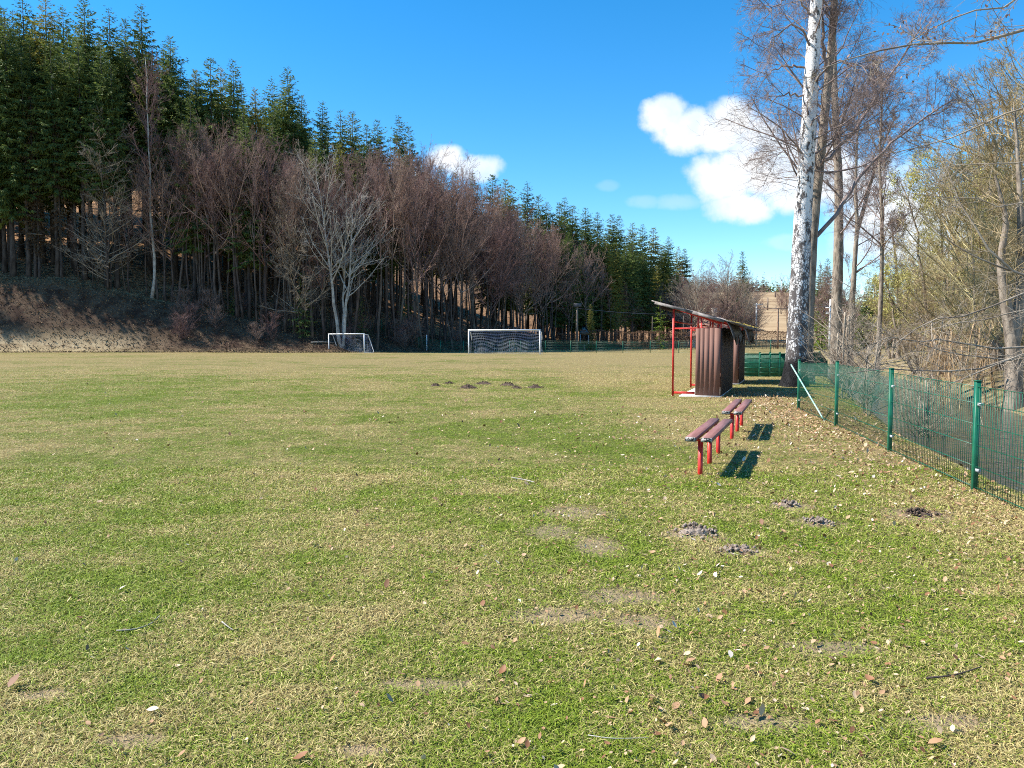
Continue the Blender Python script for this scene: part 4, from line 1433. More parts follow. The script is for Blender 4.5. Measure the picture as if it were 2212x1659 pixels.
def pole(name, u, v_top, y, r, mat_, label, cat, arms=(), zbase=None, head=None):
    x = (u - 1106) / F * y
    z0 = gz(x, y)
    zt = at(u, v_top, y).z
    root = empty(name, (x, y, z0))
    b = MB()
    b.tube([(0, 0, -0.5), (0, 0, (zt - z0) * 0.5), (0, 0, zt - z0)], [r * 1.25, r * 1.1, r * 0.85], 10)
    b.build("pole", mat_, root, True)
    H = zt - z0
    for (dz, w, dx) in arms:
        a = MB()
        a.beam((dx - w / 2, -0.1, H - dz), (dx + w / 2, -0.1, H - dz), 0.12, 0.12)
        arm = a.build("crossarm", mat_, root)
        for q in (-0.46, -0.15, 0.15, 0.46):
            s = MB()
            s.tube([(dx + w * q, -0.1, H - dz + 0.06), (dx + w * q, -0.1, H - dz + 0.3)], [0.05, 0.07], 6)
            s.build("insulator", M["dark_metal"], arm)
    if head:
        hb = MB()
        hb.beam((-0.45, -0.15, H + 0.15), (0.55, -0.15, H + 0.15), 0.4, 0.5, bev=0.06)
        hb.build("floodlight", M["dark_metal"], root)
    return tag(root, label, cat)


pole("floodlight_pole", 1246, 662, 103, 0.15, M["pole_wood"], "dark wooden pole with a floodlight box on top", "pole", head=True)
pole("utility_pole", 1632, 655, 155, 0.17, M["pole_concrete"], "pale concrete utility pole with two short crossarms", "utility pole", ((0.25, 1.7, 0.45), (1.2, 0.9, 0.3)))
pole("utility_pole", 1679, 664, 122, 0.12, M["pole_rust"], "rusty pole with one wide crossarm beside the birch", "utility pole", ((0.15, 6.0, 0.5),))
pole("utility_pole", 1656, 643, 262, 0.22, M["pole_wood"], "brown wooden pole standing low on the meadow", "utility pole")
pole("utility_pole", 1672, 629, 320, 0.24, M["pole_wood"], "pale wooden pole standing highest on the meadow", "utility pole")
pole("concrete_post", 1791, 646, 110, 0.14, M["white_paint"], "white painted pole beside the bright green bush", "pole", ((1.2, 1.0, -0.2), (2.0, 0.9, -0.2)))
pole("net_pole", 1408, 684, 123, 0.05, M["pole_wood"], "thin pole before the hedge, under the dugout's roof tip", "pole")
pole("net_pole", 1475, 682, 123, 0.05, M["pole_wood"], "thin pole before the hedge, seen through the red dugout frame", "pole")
# V-shaped pylon on the ridge
px = (1685.6 - 1106) / F * 520
pz = gz(px, 520)
root = empty("pylon", (px, 520, pz))
H = at(1685.6, 596.5, 520).z - pz
b = MB()
b.beam((0, 0, -1), (0, 0, H - 3.3), 0.4, 0.4)
b.build("mast", M["steel"], root)
b = MB()
b.beam((0, 0, H - 3.4), (-1.5, 0, H), 0.28, 0.28)
b.beam((0, 0, H - 3.4), (1.5, 0, H), 0.28, 0.28)
b.build("yoke", M["steel"], root)
b = MB()
b.beam((-2.1, 0, H + .15), (2.1, 0, H + .15), 0.28, 0.28)
b.build("crossarm", M["steel"], root)
tag(root, "small Y-shaped power pylon on the far ridge", "pylon")


def wire(p0, p1, sag, label, r=0.018):
    b = MB()
    p0, p1 = Vector(p0), Vector(p1)
    pts = [p0.lerp(p1, s) - Vector((0, 0, sag * 4 * s * (1 - s))) for s in np.linspace(0, 1, 14)]
    b.tube(pts, r, 4)
    return tag(b.build("wire", M["dark_metal"]), label, "wire")


wire(at(1246, 666, 102.8), at(1632, 660, 154.8), 1.2, "wire from the floodlight pole to the concrete pole", 0.03)
wire(at(1650, 664, 122), at(1790, 660, 109.9), 0.4, "wire from the rusty crossarm to the white pole", 0.03)
wire(at(1704, 664.5, 122), at(1990, 610, 100), 0.6, "upper wire behind the slender trees", 0.03)
wire(at(1704, 666, 122), at(1990, 625, 100), 0.6, "lower wire behind the slender trees", 0.03)

# --- the pitch: goals and the low fence behind
M["goal_white"] = mottled("goal_white", (0.72, 0.72, 0.72), (0.82, 0.82, 0.82), 6.0, 0.45, bstr=0.05)
M["net"] = mottled("net", (0.10, 0.16, 0.34), (0.62, 0.66, 0.74), 0.6, 0.8, bstr=0)
M["green_steel"] = mottled("green_steel", (0.004, 0.095, 0.05), (0.008, 0.14, 0.075), 9.0, 0.42, bstr=0.1, bdist=0.003, spec=0.5)


def goal(pL, pR, h, r, depth, label, net, mat_):
    pL, pR = Vector(pL), Vector(pR)
    c = (pL + pR) / 2
    w = (pR - pL).length
    rz = math.atan2(pR.y - pL.y, pR.x - pL.x)
    root = empty("goal", (c.x, c.y, gz(c.x, c.y)), rz)
    for s in (-1, 1):
        b = MB()
        b.tube([(s * w / 2, 0, -0.3), (s * w / 2, 0, h - r)], r, 14)
        b.build("post", mat_, root, True)
    b = MB()
    b.tube([(-w / 2 - r, 0, h), (w / 2 + r, 0, h)], r, 14)
    b.build("crossbar", mat_, root, True)
    for s in (-1, 1):
        b = MB()
        if net:
            b.tube([(s * w / 2, 0.0, h - 0.12), (s * w / 2 + .02 * s, depth * 0.45, h - 0.22), (s * w / 2 + .02 * s, depth * 0.6, h - 0.75), (s * w / 2, depth * .62, h - 1.0)], 0.035, 8)
        else:
            b.tube([(s * w / 2, 0, h - .05), (s * w / 2, depth * .4, h - 0.1), (s * w / 2, depth, 0.06), (s * w / 2, 0, 0.06)], 0.03, 8)
        b.build("stay", mat_, root, True)
    b = MB()
    D0, D1 = 0.6, depth
    nw = 36

    def back(s, q):          # s across, q 0 top .. 1 bottom, sagging cloth
        z = (h - 0.15) * (1 - q)
        y = D0 + (D1 - D0) * q ** 0.8 + 0.25 * math.sin(q * 3.1) + 0.08 * math.sin(s * 21 + q * 5)
        z -= 0.10 * math.sin(q * 3.14) * (1 + math.sin(s * 13.0))
        return ((s - 0.5) * w * 0.98, y, max(0.02, z))
    rr = 0.0055 if net else 0.003
    for i in range(nw + 1):
        b.tube([back(i / nw, q) for q in np.linspace(0, 1, 9)], rr, 3, False)
    for j in range(17):
        b.tube([back(s, j / 16) for s in np.linspace(0, 1, 25)], rr * 1.2, 3, False)
    for s in (-1, 1):
        for j in range(9):
            q = j / 8
            e = back(0 if s < 0 else 1, q)
            b.tube([(s * w / 2, 0.05, max(.02, (h - .1) * (1 - q))), e], rr, 3, False)
        for f in (0.33, 0.66):
            b.tube([(s * w / 2, back(0, q)[1] * f, max(.02, (h - .12) * (1 - q))) for q in np.linspace(0, 1, 7)], rr, 3, False)
    for i in range(0, nw + 1, 2):
        e = back(i / nw, 0)
        b.tube([(e[0], 0, h), e], rr, 3, False)
    b.build("net", M["net"], root)
    return tag(root, label, "goal")


gl, gr = at(1012.5, 763.5, 78.5), at(1166, 766, 77)
goal((gl.x, gl.y, 0), (gr.x, gr.y, 0), 2.44, 0.065, 2.0, "large white football goal with a sagging blue net", True, M["goal_white"])
gl, gr = at(710.5, 758.5, 86.5), at(787, 761.5, 83)
goal((gl.x, gl.y, 0), (gr.x, gr.y, 0), 2.05, 0.055, 1.4, "small white training goal standing in the wood's shade", False, M["goal_white"])

root = empty("mesh_fence", at(1100, 762, 86))
root.location.z = 0
ro = Vector(root.location)
fp = []
for u, v0, v1 in ((824, 756, 741), (859, 757, 740), (905, 758, 737), (952, 759, 737), (1001, 760, 736.5), (1050, 761, 736), (1101, 761.5, 736), (1125, 762, 736), (1178, 762, 736), (1233, 762, 735.5), (1288, 762, 735.5), (1345.6, 762, 735), (1404.6, 763, 735), (1466.4, 763, 735), (1530, 763.5, 735), (1596, 764, 735), (1665, 764, 735)):
    y = np.interp(u, [824, 952, 1101, 1665], [97, 90, 87, 84])
    q = at(u, 750, y)
    fp.append((q.x, y, gz(q.x, y), 1.35))
for (x, y, z, h) in fp:
    b = MB()
    b.beam((x - ro.x, y - ro.y, z - 0.3), (x - ro.x, y - ro.y, z + h), 0.07, 0.07, bev=0.01)
    b.build("post", M["green_steel"], root)
for A, B in zip(fp[:-1], fp[1:]):
    b = MB()
    for k in range(8):
        f = 0.06 + k * 0.18
        b.beam((A[0] - ro.x, A[1] - ro.y, A[2] + f), (B[0] - ro.x, B[1] - ro.y, B[2] + f), 0.012, 0.012)
    n = 26
    for k in range(1, n):
        f = k / n
        x, y, z = (A[0] + (B[0] - A[0]) * f - ro.x, A[1] + (B[1] - A[1]) * f - ro.y, A[2] + (B[2] - A[2]) * f)
        b.beam((x, y, z + 0.05), (x, y, z + 1.33), 0.006, 0.006)
    b.build("mesh_panel", M["green_steel"], root)
tag(root, "low green mesh fence across the far end of the pitch", "fence")
wp = MB()
q = at(922, 757, 92)
wp.tube([(q.x, 92, gz(q.x, 92) - .2), (q.x, 92, gz(q.x, 92) + 1.9)], 0.05, 8)
tag(wp.build("marker_post", M["goal_white"]), "single white post in the far fence line", "post")

# ------------------------------------------------------------------ dugouts
m, t, p = principled("brown_boards", 0.7, 0.3)
co = t.node("ShaderNodeTexCoord").outputs["Object"]
oi = t.node("ShaderNodeAttribute", attribute_name="shade")
g1 = t.noise(t.mapping(co, (9, 9, 0.5)), 7.0, 5, 0.7)
g2 = t.noise(t.mapping(co, (1, 1, 0.35)), 4.0, 4, 0.6)
base = t.mix(g2, (0.13, 0.06, 0.045), (0.24, 0.125, 0.095))
worn = t.math("MULTIPLY", t.smooth(g1, 0.50, 0.66), t.smooth(t.math("ADD", oi.outputs["Fac"], g2), 0.75, 1.25))
c = t.mix(worn, base, (0.44, 0.38, 0.34))
t.link(c, p.inputs["Base Color"])
bump(t, p, g1, 0.25, 0.003)
M["boards"] = m
M["dark_boards"] = mottled("dark_boards", (0.035, 0.022, 0.02), (0.075, 0.05, 0.042), 3.0, 0.75, (3, 3, 0.3), bdist=0.005)
M["weathered"] = mottled("weathered", (0.10, 0.085, 0.08), (0.36, 0.32, 0.30), 6.0, 0.9, (1, 0.22, 1), 0.3, 0.7, 0.8, 0.01)
M["felt"] = mottled("felt", (0.05, 0.048, 0.05), (0.17, 0.165, 0.16), 5.0, 0.95, bdist=0.02)
M["moss"] = mottled("moss", (0.05, 0.045, 0.02), (0.32, 0.24, 0.04), 14.0, 0.95, (1, 1, 1), 0.42, 0.6, 1.0, 0.03)
M["red_paint"] = mottled("red_paint", (0.50, 0.02, 0.014), (0.66, 0.045, 0.03), 14.0, 0.42, bstr=0.15, bdist=0.003, spec=0.5)
M["slab"] = mottled("slab", (0.45, 0.42, 0.38), (0.62, 0.58, 0.53), 5.0, 0.9)
M["bench_top"] = mottled("bench_top", (0.20, 0.085, 0.07), (0.30, 0.14, 0.12), 6.0, 0.55, (4, 0.3, 4), 0.3, 0.7, 0.35, 0.004, spec=0.4)
M["bench_end"] = mottled("bench_end", (0.03, 0.028, 0.027), (0.42, 0.40, 0.38), 30.0, 0.95, (1, 1, 1), 0.42, 0.56, 0.8, 0.006)

DIRA = math.radians(20.2)      # the dugouts stand turned towards the pitch


def dugout(px, py, length, label, seed, torn=True):
    """local x = across (towards the fence), local y = along; posts on the pitch side at x = 0"""
    rng = random.Random(seed)
    root = empty("dugout", (px, py, gz(px, py)), -DIRA)
    Wd, ZF, ZR = 1.19, 2.34, 1.93
    zr = lambda x: ZF + (ZR - ZF) * x / Wd

    def bar(name, a, b, w=0.05, h=0.05):
        q = MB()
        q.beam(a, b, w, h, bev=0.006)
        return q.build(name, M["red_paint"], root)
    for y in (0.0, length):
        bar("post", (0, y, -0.1), (0, y, zr(0) - 0.04))
        bar("post", (Wd - 0.045, y, -0.1), (Wd - 0.045, y, zr(Wd) - 0.04))
        bar("post", (0.64, y, 1.81), (0.64, y, zr(0.64) - 0.05), 0.045, 0.045)
        bar("rail", (0.026, y, 1.79), (Wd - 0.072, y, 1.79), 0.04, 0.04)
        bar("rail", (0.026, y, 0.10), (0.57, y, 0.10), 0.04, 0.06)
        bar("rafter", (0, y, zr(0) - 0.02), (Wd, y, zr(Wd) - 0.02), 0.045, 0.04)
    bar("rail", (0, 0.03, 1.97), (0, length - 0.03, 1.97), 0.04, 0.04)
    # side walls of upright boards
    for y, nm in ((-0.04, "side_wall"), (length + 0.04, "side_wall")):
        b, sh = MB(), []
        x = 0.585
        k = 0
        for wd in (0.115, 0.105, 0.13, 0.12, 0.155):
            top = 1.79 + rng.uniform(-0.012, 0.02)
            lift = rng.uniform(0, 0.03)
            b.beam((x + wd / 2, y + rng.uniform(-.0006, .0006), lift), (x + wd / 2, y, top), wd - 0.003, 0.022, up=(0, 1, 0))
            sh += [rng.random()] * (len(b.Q[-1]) + len(b.T[-1]))
            x += wd
        o = b.build(nm, M["boards"], root)
    b = MB()
    y = -0.02
    while y < length:
        b.beam((Wd + 0.04, y + 0.07, 0.02 + rng.uniform(0, .03)), (Wd + 0.04, y + 0.07, 1.80 + rng.uniform(-.02, .02)), 0.136, 0.022, up=(1, 0, 0))
        y += 0.142
    b.build("rear_wall", M["dark_boards"], root)
    # roof: long weathered boards on the slope, overhanging the pitch side
    b = MB()
    x0, x1 = -0.52, 1.78
    n = 9
    for i in range(n):
        ya = -0.09 + (length + 0.40) * i / n
        yb = -0.09 + (length + 0.40) * (i + 1) / n - 0.015
        d0, d1 = rng.uniform(-0.10, 0.06), rng.uniform(-0.14, 0.16)
        ym = (ya + yb) / 2
        za, zm_, zb = 2.485 + rng.uniform(0, .03), 2.215 + rng.uniform(-.01, .02), 1.83 + rng.uniform(-.04, .03)
        sl = (za - zm_) / 1.02
        A, Bm, C = (x0 + d0, ym, za - sl * d0), (0.5, ym, zm_), (x1 + d1, ym, zb)
        b.beam(A, Bm, yb - ya, 0.026)
        b.beam(Bm, C, yb - ya, 0.026)
    b.build("roof", M["weathered"], root)
    b = MB()
    b.beam((x0 + 0.04, -0.108, 2.475), (0.5, -0.108, 2.205), 0.03, 0.075)
    b.beam((0.5, -0.108, 2.205), (1.3, -0.108, 1.965), 0.03, 0.075)
    b.build("fascia", M["weathered"], root)
    b = MB()
    b.beam((x0 + 0.18, -0.08, 2.36), (x0 + 0.18, length + 0.28, 2.36), 0.06, 0.10)
    b.build("purlin", M["dark_boards"], root)
    # torn roofing felt hanging from the rear eave, with moss
    nu, nv = 22, 7
    V, Q = [], []
    for i in range(nu):
        yy = -0.08 + (length + 0.35) * i / (nu - 1)
        hang = (0.46 + 0.2 * math.sin(i * 0.9 + seed) + 0.1 * rng.random()) * (1.0 if torn else 0.45)
        for j in range(nv):
            f = j / (nv - 1)
            xx = 1.05 + 0.62 * f + 0.03 * math.sin(i * 1.7 + j)
            zz = 2.215 - 0.30 * (xx - 0.5) + 0.03 - (hang * max(0, f - 0.45) ** 1.2 * 1.6)
            if f > 0.6:
                xx = 1.42 + 0.35 * (f - 0.6) + 0.02 * math.sin(i * 2.3)
            V.append((xx, yy, zz))
    for i in range(nu - 1):
        for j in range(nv - 1):
            a = i * nv + j
            Q.append((a, a + 1, a + nv + 1, a + nv))
    fo = new_mesh("roofing_felt", np.array(V), [np.array(Q)], M["felt"], root, True)
    md = fo.modifiers.new("thick", "SOLIDIFY")
    md.thickness = 0.012
    b = MB()
    for i in range(26):
        yy = rng.uniform(-0.2, length + 0.1)
        xx = rng.uniform(1.2, 1.75)
        r = rng.uniform(0.03, 0.09)
        zc = 2.215 - 0.30 * (xx - 0.5) + 0.035
        ring = [(xx + r * math.cos(a) * rng.uniform(.7, 1.3), yy + 1.5 * r * math.sin(a) * rng.uniform(.7, 1.3), zc - r * 0.25) for a in np.linspace(0, 5.5, 8)]
        b.add(ring + [(xx, yy, zc + r * 0.5)], None, [(k, (k + 1) % 8, 8) for k in range(8)])
    b.build("moss", M["moss"], root, True)
    b = MB()
    b.beam((0.98, 0.15, 0.46), (0.98, length - 0.15, 0.46), 0.30, 0.04)
    b.beam((0.98, 0.3, 0.02), (0.98, 0.3, 0.44), 0.05, 0.05)
    b.beam((0.98, length - 0.3, 0.02), (0.98, length - 0.3, 0.44), 0.05, 0.05)
    b.build("seat", M["boards"], root)
    b = MB()
    b.beam((0.72, -0.16, 0.015), (0.72, length + 0.1, 0.015), 1.06, 0.05)
    b.build("floor_slab", M["slab"], root)
    return tag(root, label, "dugout")


dugout(4.26, 20.45, 3.7, "nearer wooden dugout with red posts, bowed plank roof and torn felt", 3)
dugout(6.35, 26.0, 2.8, "farther wooden dugout, half hidden behind the nearer one", 8)

# ------------------------------------------------------------------ benches


def bench(x0, y0, rz, length, legs, top, label):
    """local y runs along the bench away from the viewer"""
    root = empty("bench", (x0, y0, gz(x0, y0)), rz)
    for s in (-1, 1):
        b = MB()
        b.beam((s * 0.085, 0, top - 0.027), (s * 0.085, length, top - 0.027), 0.122, 0.05, bev=0.008)
        pk = b.build("plank", M["bench_top"], root)
        e = MB()
        e.beam((s * 0.085, -0.004, top - 0.027), (s * 0.085, 0.0005, top - 0.027), 0.119, 0.047, bev=0.008)
        e.build("weathered_end", M["bench_end"], pk)
    for y in legs:
        b = MB()
        b.tube([(-0.01, y, -0.25), (-0.01, y, top - 0.075)], 0.028, 16)
        lg = b.build("leg", M["red_paint"], root, True)
        b = MB()
        b.beam((-0.12, y, top - 0.062), (0.12, y, top - 0.062), 0.05, 0.02)
        b.build("bracket", M["red_paint"], lg)
    return tag(root, label, "bench")


A = ground_at(1511, 1026)
bench(A.x - 0.07, A.y - 0.22, -R(21.5), 2.15, (0.24, 1.05, 1.92), 0.45, "nearer red brown two plank bench on red legs")
A = ground_at(1581, 954)
bench(A.x + 0.02, A.y + 0.10, -R(20.5), 2.45, (0.2, 1.25, 2.2), 0.44, "farther two plank bench, in front of the dugout")

# ------------------------------------------------------------------ the green mesh fence along the stream
def panel(name, parent, o, A, B, hA, hB, step=0.05, rods=(0.04, 0.24, 0.44, 0.64, 0.84, 1.0), r=0.0019, mat_=None):
    A, B = Vector(A) - o, Vector(B) - o
    L = (B - A).length
    b = MB()
    n = int(L / step)
    d = (B - A).normalized()
    s = d.cross(Vector((0, 0, 1))).normalized()
    for k in range(1, n):
        f = k / n
        q = A.lerp(B, f)
        h = hA + (hB - hA) * f
        b.beam(q + Vector((0, 0, 0.02)), q + Vector((0, 0, h)), r * 2, r * 2)
    for z in rods:
        for e in (-1, 1):
            off = s * (e * (r + 0.0035))
            b.beam(A + off + Vector((0, 0, z * hA)), B + off + Vector((0, 0, z * hB)), r * 2.2, r * 2.2)
    return b.build(name, mat_ or M["green_steel"], parent)


def fence_post(parent, o, P, h, w=0.06, d=0.04, rz=0.0, clamps=True):
    P = Vector(P) - o
    b = MB()
    b.beam(P + Vector((0, 0, -0.4)), P + Vector((0, 0, h)), w, d, up=(math.sin(rz), math.cos(rz), 0), bev=0.004)
    po = b.build("post", M["green_steel"], parent)
    b = MB()
    b.beam(P + Vector((0, 0, h)), P + Vector((0, 0, h + 0.012)), w + 0.006, d + 0.006, up=(math.sin(rz), math.cos(rz), 0), bev=0.004)
    b.build("post_cap", M["green_steel"], po)
    if clamps:
        for z in (0.18, 0.78):
            b = MB()
            b.beam(P + Vector((0.004, -0.045, h * z)), P + Vector((0.004, -0.045, h * z + 0.03)), 0.03, 0.05, up=(0, 1, 0))
            b.build("clamp", M["steel"], po)
    return po


tops = [(2104, 1060, 824), (1921, 976, 797), (1805.5, 920, 781), (1724.5, 885, 778)]
P = [ground_at(u, v) for u, v, _ in tops]
H = [at(u, vt, q.y).z - q.z for (u, v, vt), q in zip(tops, P)]
d0 = (P[0] - P[1])
d0.z = 0
d0.normalize()
Pm = P[0] + d0 * 2.55
Pm.z = gz(Pm.x, Pm.y)
Pn = Pm + d0 * 2.55
Pn.z = gz(Pn.x, Pn.y)
P = [Pn, Pm] + P
H = [H[0], H[0]] + H
root = empty("mesh_fence", P[2])
o = Vector(P[2])
rzf = math.atan2(d0.x, d0.y)
for q, h in zip(P, H):
    fence_post(root, o, q, h, 0.05, 0.05, rzf)
for q, w_, hq, hw in zip(P[:-1], P[1:], H[:-1], H[1:]):
    panel("mesh_panel", root, o, q, w_, hq - 0.05, hw - 0.05)
b = MB()
q = P[-1]
s0 = at(1790, 905, P[-1].y - 2.4)
s1 = at(1709, 788, P[-1].y + 0.15)
b.tube([Vector((s0.x, s0.y, gz(s0.x, s0.y) - 0.1)) - o, Vector(s1) - o], 0.015, 10)
M["strut_paint"] = mottled("strut_paint", (0.20, 0.42, 0.34), (0.45, 0.62, 0.55), 8.0, 0.4, bstr=0.05)
b.build("strut", M["strut_paint"], root, True)
tag(root, "green steel mesh fence along the stream, with a slanting strut", "fence")

# the second run of fence, beyond the birch
Yf = 31.0
root = empty("mesh_fence", at(1660, 815, Yf))
o = Vector(root.location)
fu = [(1600, 31.2), (1641, 31.0), (1663, 31.0), (1684, 31.0), (1712, 31.2), (1752, 33.0), (1770, 35.0), (1786, 37.0)]
fq = []
for u, y in fu:
    x = (u - 1106) / F * y
    fq.append(Vector((x, y, gz(x, y))))
for q in fq:
    fence_post(root, o, q, 0.98, 0.075, 0.05, 0, False)
for a_, b_ in zip(fq[:-1], fq[1:]):
    panel("mesh_panel", root, o, a_, b_, 0.93, 0.93, 0.028, (0.03, 0.2, 0.4, 0.6, 0.8, 1.0), 0.0115)
tag(root, "short dense green mesh fence behind the birch's foot", "fence")

# ------------------------------------------------------------------ molehills and worn earth
M["earth"] = mottled("earth", (0.045, 0.03, 0.022), (0.13, 0.09, 0.065), 18.0, 0.95, (1, 1, 1), 0.35, 0.65, 1.0, 0.03)
M["earth_pale"] = mottled("earth_pale", (0.17, 0.13, 0.10), (0.36, 0.29, 0.235), 22.0, 0.95, (1, 1, 1), 0.35, 0.65, 1.0, 0.03)


def molehill(u, v, w, h, label, seed, mat_):
    g = ground_at(u, v)
    rng = np.random.default_rng(seed)
    n, k = 22, 12
    V = []
    for j in range(k):
        f = j / (k - 1)
        for i in range(n):
            a = i / n * 6.283
            r = w / 2 * (1 - f) * (1 + 0.22 * math.sin(a * 2 + seed) + 0.12 * math.sin(a * 5 + 2 * seed))
            lump = rng.normal(0, 0.014 * min(1, w * 2))
            V.append((r * math.cos(a), r * 0.85 * math.sin(a), -0.03 + (0.72 * h + 0.03) * (1 - (1 - f) ** 1.7) + lump))
    Q = [(j * n + i, j * n + (i + 1) % n, (j + 1) * n + (i + 1) % n, (j + 1) * n + i) for j in range(k - 1) for i in range(n)]
    # loose crumbs round the heap
    V = np.array(V)
    Qs = [np.array(Q)]
    cr = []
    for i in range(46):
        a = rng.uniform(0, 6.28)
        r = w / 2 * rng.uniform(0.2, 1.25)
        s = rng.uniform(0.008, 0.022)
        z = max(0.0, h * (1 - (r / (w / 2)) ** 1.2)) if r < w / 2 else 0
        c0 = np.array((r * math.cos(a), r * .85 * math.sin(a), z + s * 0.4))
        cr.append(c0 + s * rng.uniform(0.6, 1.3, (6, 1)) * np.array([(1, 0, 0), (-1, 0, 0), (0, 1, 0), (0, -1, 0), (0, 0, 1), (0, 0, -1)]))
    base = len(V)
    cr = np.array(cr).reshape(-1, 3)
    oc = np.array([(0, 2, 4), (2, 1, 4), (1, 3, 4), (3, 0, 4), (2, 0, 5), (1, 2, 5), (3, 1, 5), (0, 3, 5)])
    T = np.concatenate([oc + base + 6 * i for i in range(46)])
    o = new_mesh("molehill", np.concatenate([V, cr]), Qs + [T], mat_, None, False, loc=(g.x, g.y, g.z))
    return tag(o, label, "molehill")


for i, (u, v, w, h, lab, pm) in enumerate([(940, 834, .40, .10, "first dark molehill of the row, nearest the small goal", 0), (970, 829, .38, .08, "flat dark molehill, second of the row and farther off", 0),
                                           (1011, 839, .55, .15, "roundest and darkest molehill of the row", 0), (1044, 830, .62, .11, "broad low molehill in the middle of the row", 0),
                                           (1097, 833, .60, .12, "greyish molehill before the large goal's post, end of the row's middle", 0), (1116, 839, .42, .09, "small molehill close below the greyish one", 0),
                                           (1156, 838, .60, .12, "last molehill of the row, below the goal's post", 0), (1500, 1152, .34, .07, "dry grey molehill on the near grass below the bench", 1),
                                           (1597, 1190, .24, .035, "small flattened grey molehill past the dry one", 1), (1703, 1093, .26, .05, "grey molehill between bench and fence", 1),
                                           (1766, 1130, .28, .045, "crumbled grey molehill nearest the mesh fence", 1), (1985, 1112, .30, .05, "dark crumbly molehill near the fence post", 0)]):
    molehill(u, v, w, h, lab, 100 + i, M["earth_pale"] if pm else M["earth"])

# a log seat under the far trees
b = MB()
q = at(1850, 750, 52)
z = gz(q.x, 52)
b.tube([(q.x - 0.9, 52, z + 0.35), (q.x + 0.9, 52, z + 0.35)], 0.13, 10)
tag(b.build("log", M["pale_twigs"], None, True), "pale log lying across under the trees beyond the stream", "log")

# ------------------------------------------------------------------ the turf: blades, fallen leaves, twigs
m, t, p = principled("grass_blades", 0.62, 0.3)
pos = t.node("ShaderNodeNewGeometry").outputs["Position"]
ra = t.node("ShaderNodeAttribute", attribute_name="rnd")
rs_ = t.node("ShaderNodeSeparateColor")
t.link(ra.outputs["Color"], rs_.inputs[0])
f, n1, n2, sp = lawn_colour(t, pos, rs_.outputs[0], True)
straw = t.mix(rs_.outputs[1], (0.26, 0.19, 0.065), (0.74, 0.62, 0.27))
green = t.mix(rs_.outputs[1], (0.10, 0.165, 0.01), (0.31, 0.39, 0.03))
c = t.mix(f, straw, green)
t.link(c, p.inputs["Base Color"])
tr_ = t.node("ShaderNodeBsdfTranslucent")
t.link(c, tr_.inputs[0])
mx = t.node("ShaderNodeMixShader")
mx.inputs[0].default_value = 0.25
t.link(p.outputs[0], mx.inputs[1])
t.link(tr_.outputs[0], mx.inputs[2])
t.link(mx.outputs[0], t.n["Material Output"].inputs[0])
M["blades"] = m


def turf(seed, y0, y1, n, seg):
    rng = np.random.default_rng(seed)
    yy = np.linspace(y0, y1, 400)
    pdf = (1.44 * yy + 2.2) * (2.5 / np.maximum(yy, 2.5)) ** 1.5 * (sstep(47 - yy, 0, 24) if y1 < 50 else sstep(yy, 24, 46) * yy ** 0.5)
    cdf = np.cumsum(pdf)
    cdf /= cdf[-1]
    y = np.interp(rng.random(n), cdf, yy)
    x = (rng.random(n) * 2 - 1) * (0.72 * y + 1.1)
    z, w, right, cut = terrain(x, y)
    # thin turf over the worn patches and the leaf belt by the fence
    worn = np.zeros(n)
    for (u, v, sx_, sy_) in WORN:
        g = ground_at(u, v)
        worn = np.maximum(worn, np.exp(-(((x - g.x) / sx_) ** 2 + ((y - g.y) / sy_) ** 2) ** 2))
    keep = (cut < 0.25) & (w < -0.5) & (rng.random(n) > worn * 0.85) & ((right < 0) | (rng.random(n) < 0.5))
    # keep the dugout floor and bench feet clear
    lx = (x - 4.26) * math.cos(DIRA) - (y - 20.45) * math.sin(DIRA)
    ly = (x - 4.26) * math.sin(DIRA) + (y - 20.45) * math.cos(DIRA)
    keep &= ~((lx > 0.15) & (lx < 1.25) & (ly > -0.2) & (ly < 3.2))
    x, y, z = x[keep], y[keep], z[keep]
    n = len(x)
    k = np.maximum(y, 2.2) / 2.5
    up = rng.random(n) < 0.38
    el = np.where(up, rng.uniform(0.4, 1.1, n), rng.uniform(-0.05, 0.4, n))
    az = rng.uniform(0, 2 * np.pi, n)
    L = 0.030 * k ** 0.3 * rng.uniform(0.5, 1.5, n)
    tall = rng.random(n) < 0.012
    L = np.where(tall, L * 1.7, L)
    Wd = 0.0026 * np.minimum(k, 16) ** 0.6 * rng.uniform(0.7, 1.4, n)
    d = np.stack([np.cos(az) * np.cos(el), np.sin(az) * np.cos(el), np.sin(el)], 1)
    s = np.stack([-np.sin(az), np.cos(az), rng.normal(0, 0.35, n)], 1)
    s = unit(s) * (Wd / 2)[:, None]
    base = np.stack([x, y, z + np.where(up, -0.004, rng.uniform(0.0, 0.016, n))], 1)
    tip = base + d * L[:, None]
    tip[:, 2] = np.maximum(tip[:, 2] - np.where(up, 0.18, 0.05) * L, base[:, 2] - 0.002)
    rnd = np.stack([rng.random(n), rng.beta(1.8, 1.8, n), rng.random(n), np.ones(n)], 1)
    if seg == 2:
        mid = base + d * (L * 0.55)[:, None] + np.array([0, 0, 0.004])
        V = np.stack([base - s, base + s, mid + s * 0.9, mid - s * 0.9, tip], 1).reshape(-1, 3)
        i = np.arange(n)[:, None] * 5
        Fc = [i + np.array([[0, 1, 2, 3]]), i + np.array([[3, 2, 4]])]
        col = np.repeat(rnd, 5, 0)
    else:
        V = np.stack([base - s, base + s, tip], 1).reshape(-1, 3)
        i = np.arange(n)[:, None] * 3
        Fc = [i + np.array([[0, 1, 2]])]
        col = np.repeat(rnd, 3, 0)
    o = new_mesh("grass", V, Fc, M["blades"], None, False, {"rnd": ("FLOAT_COLOR", "POINT", col)})
    return o


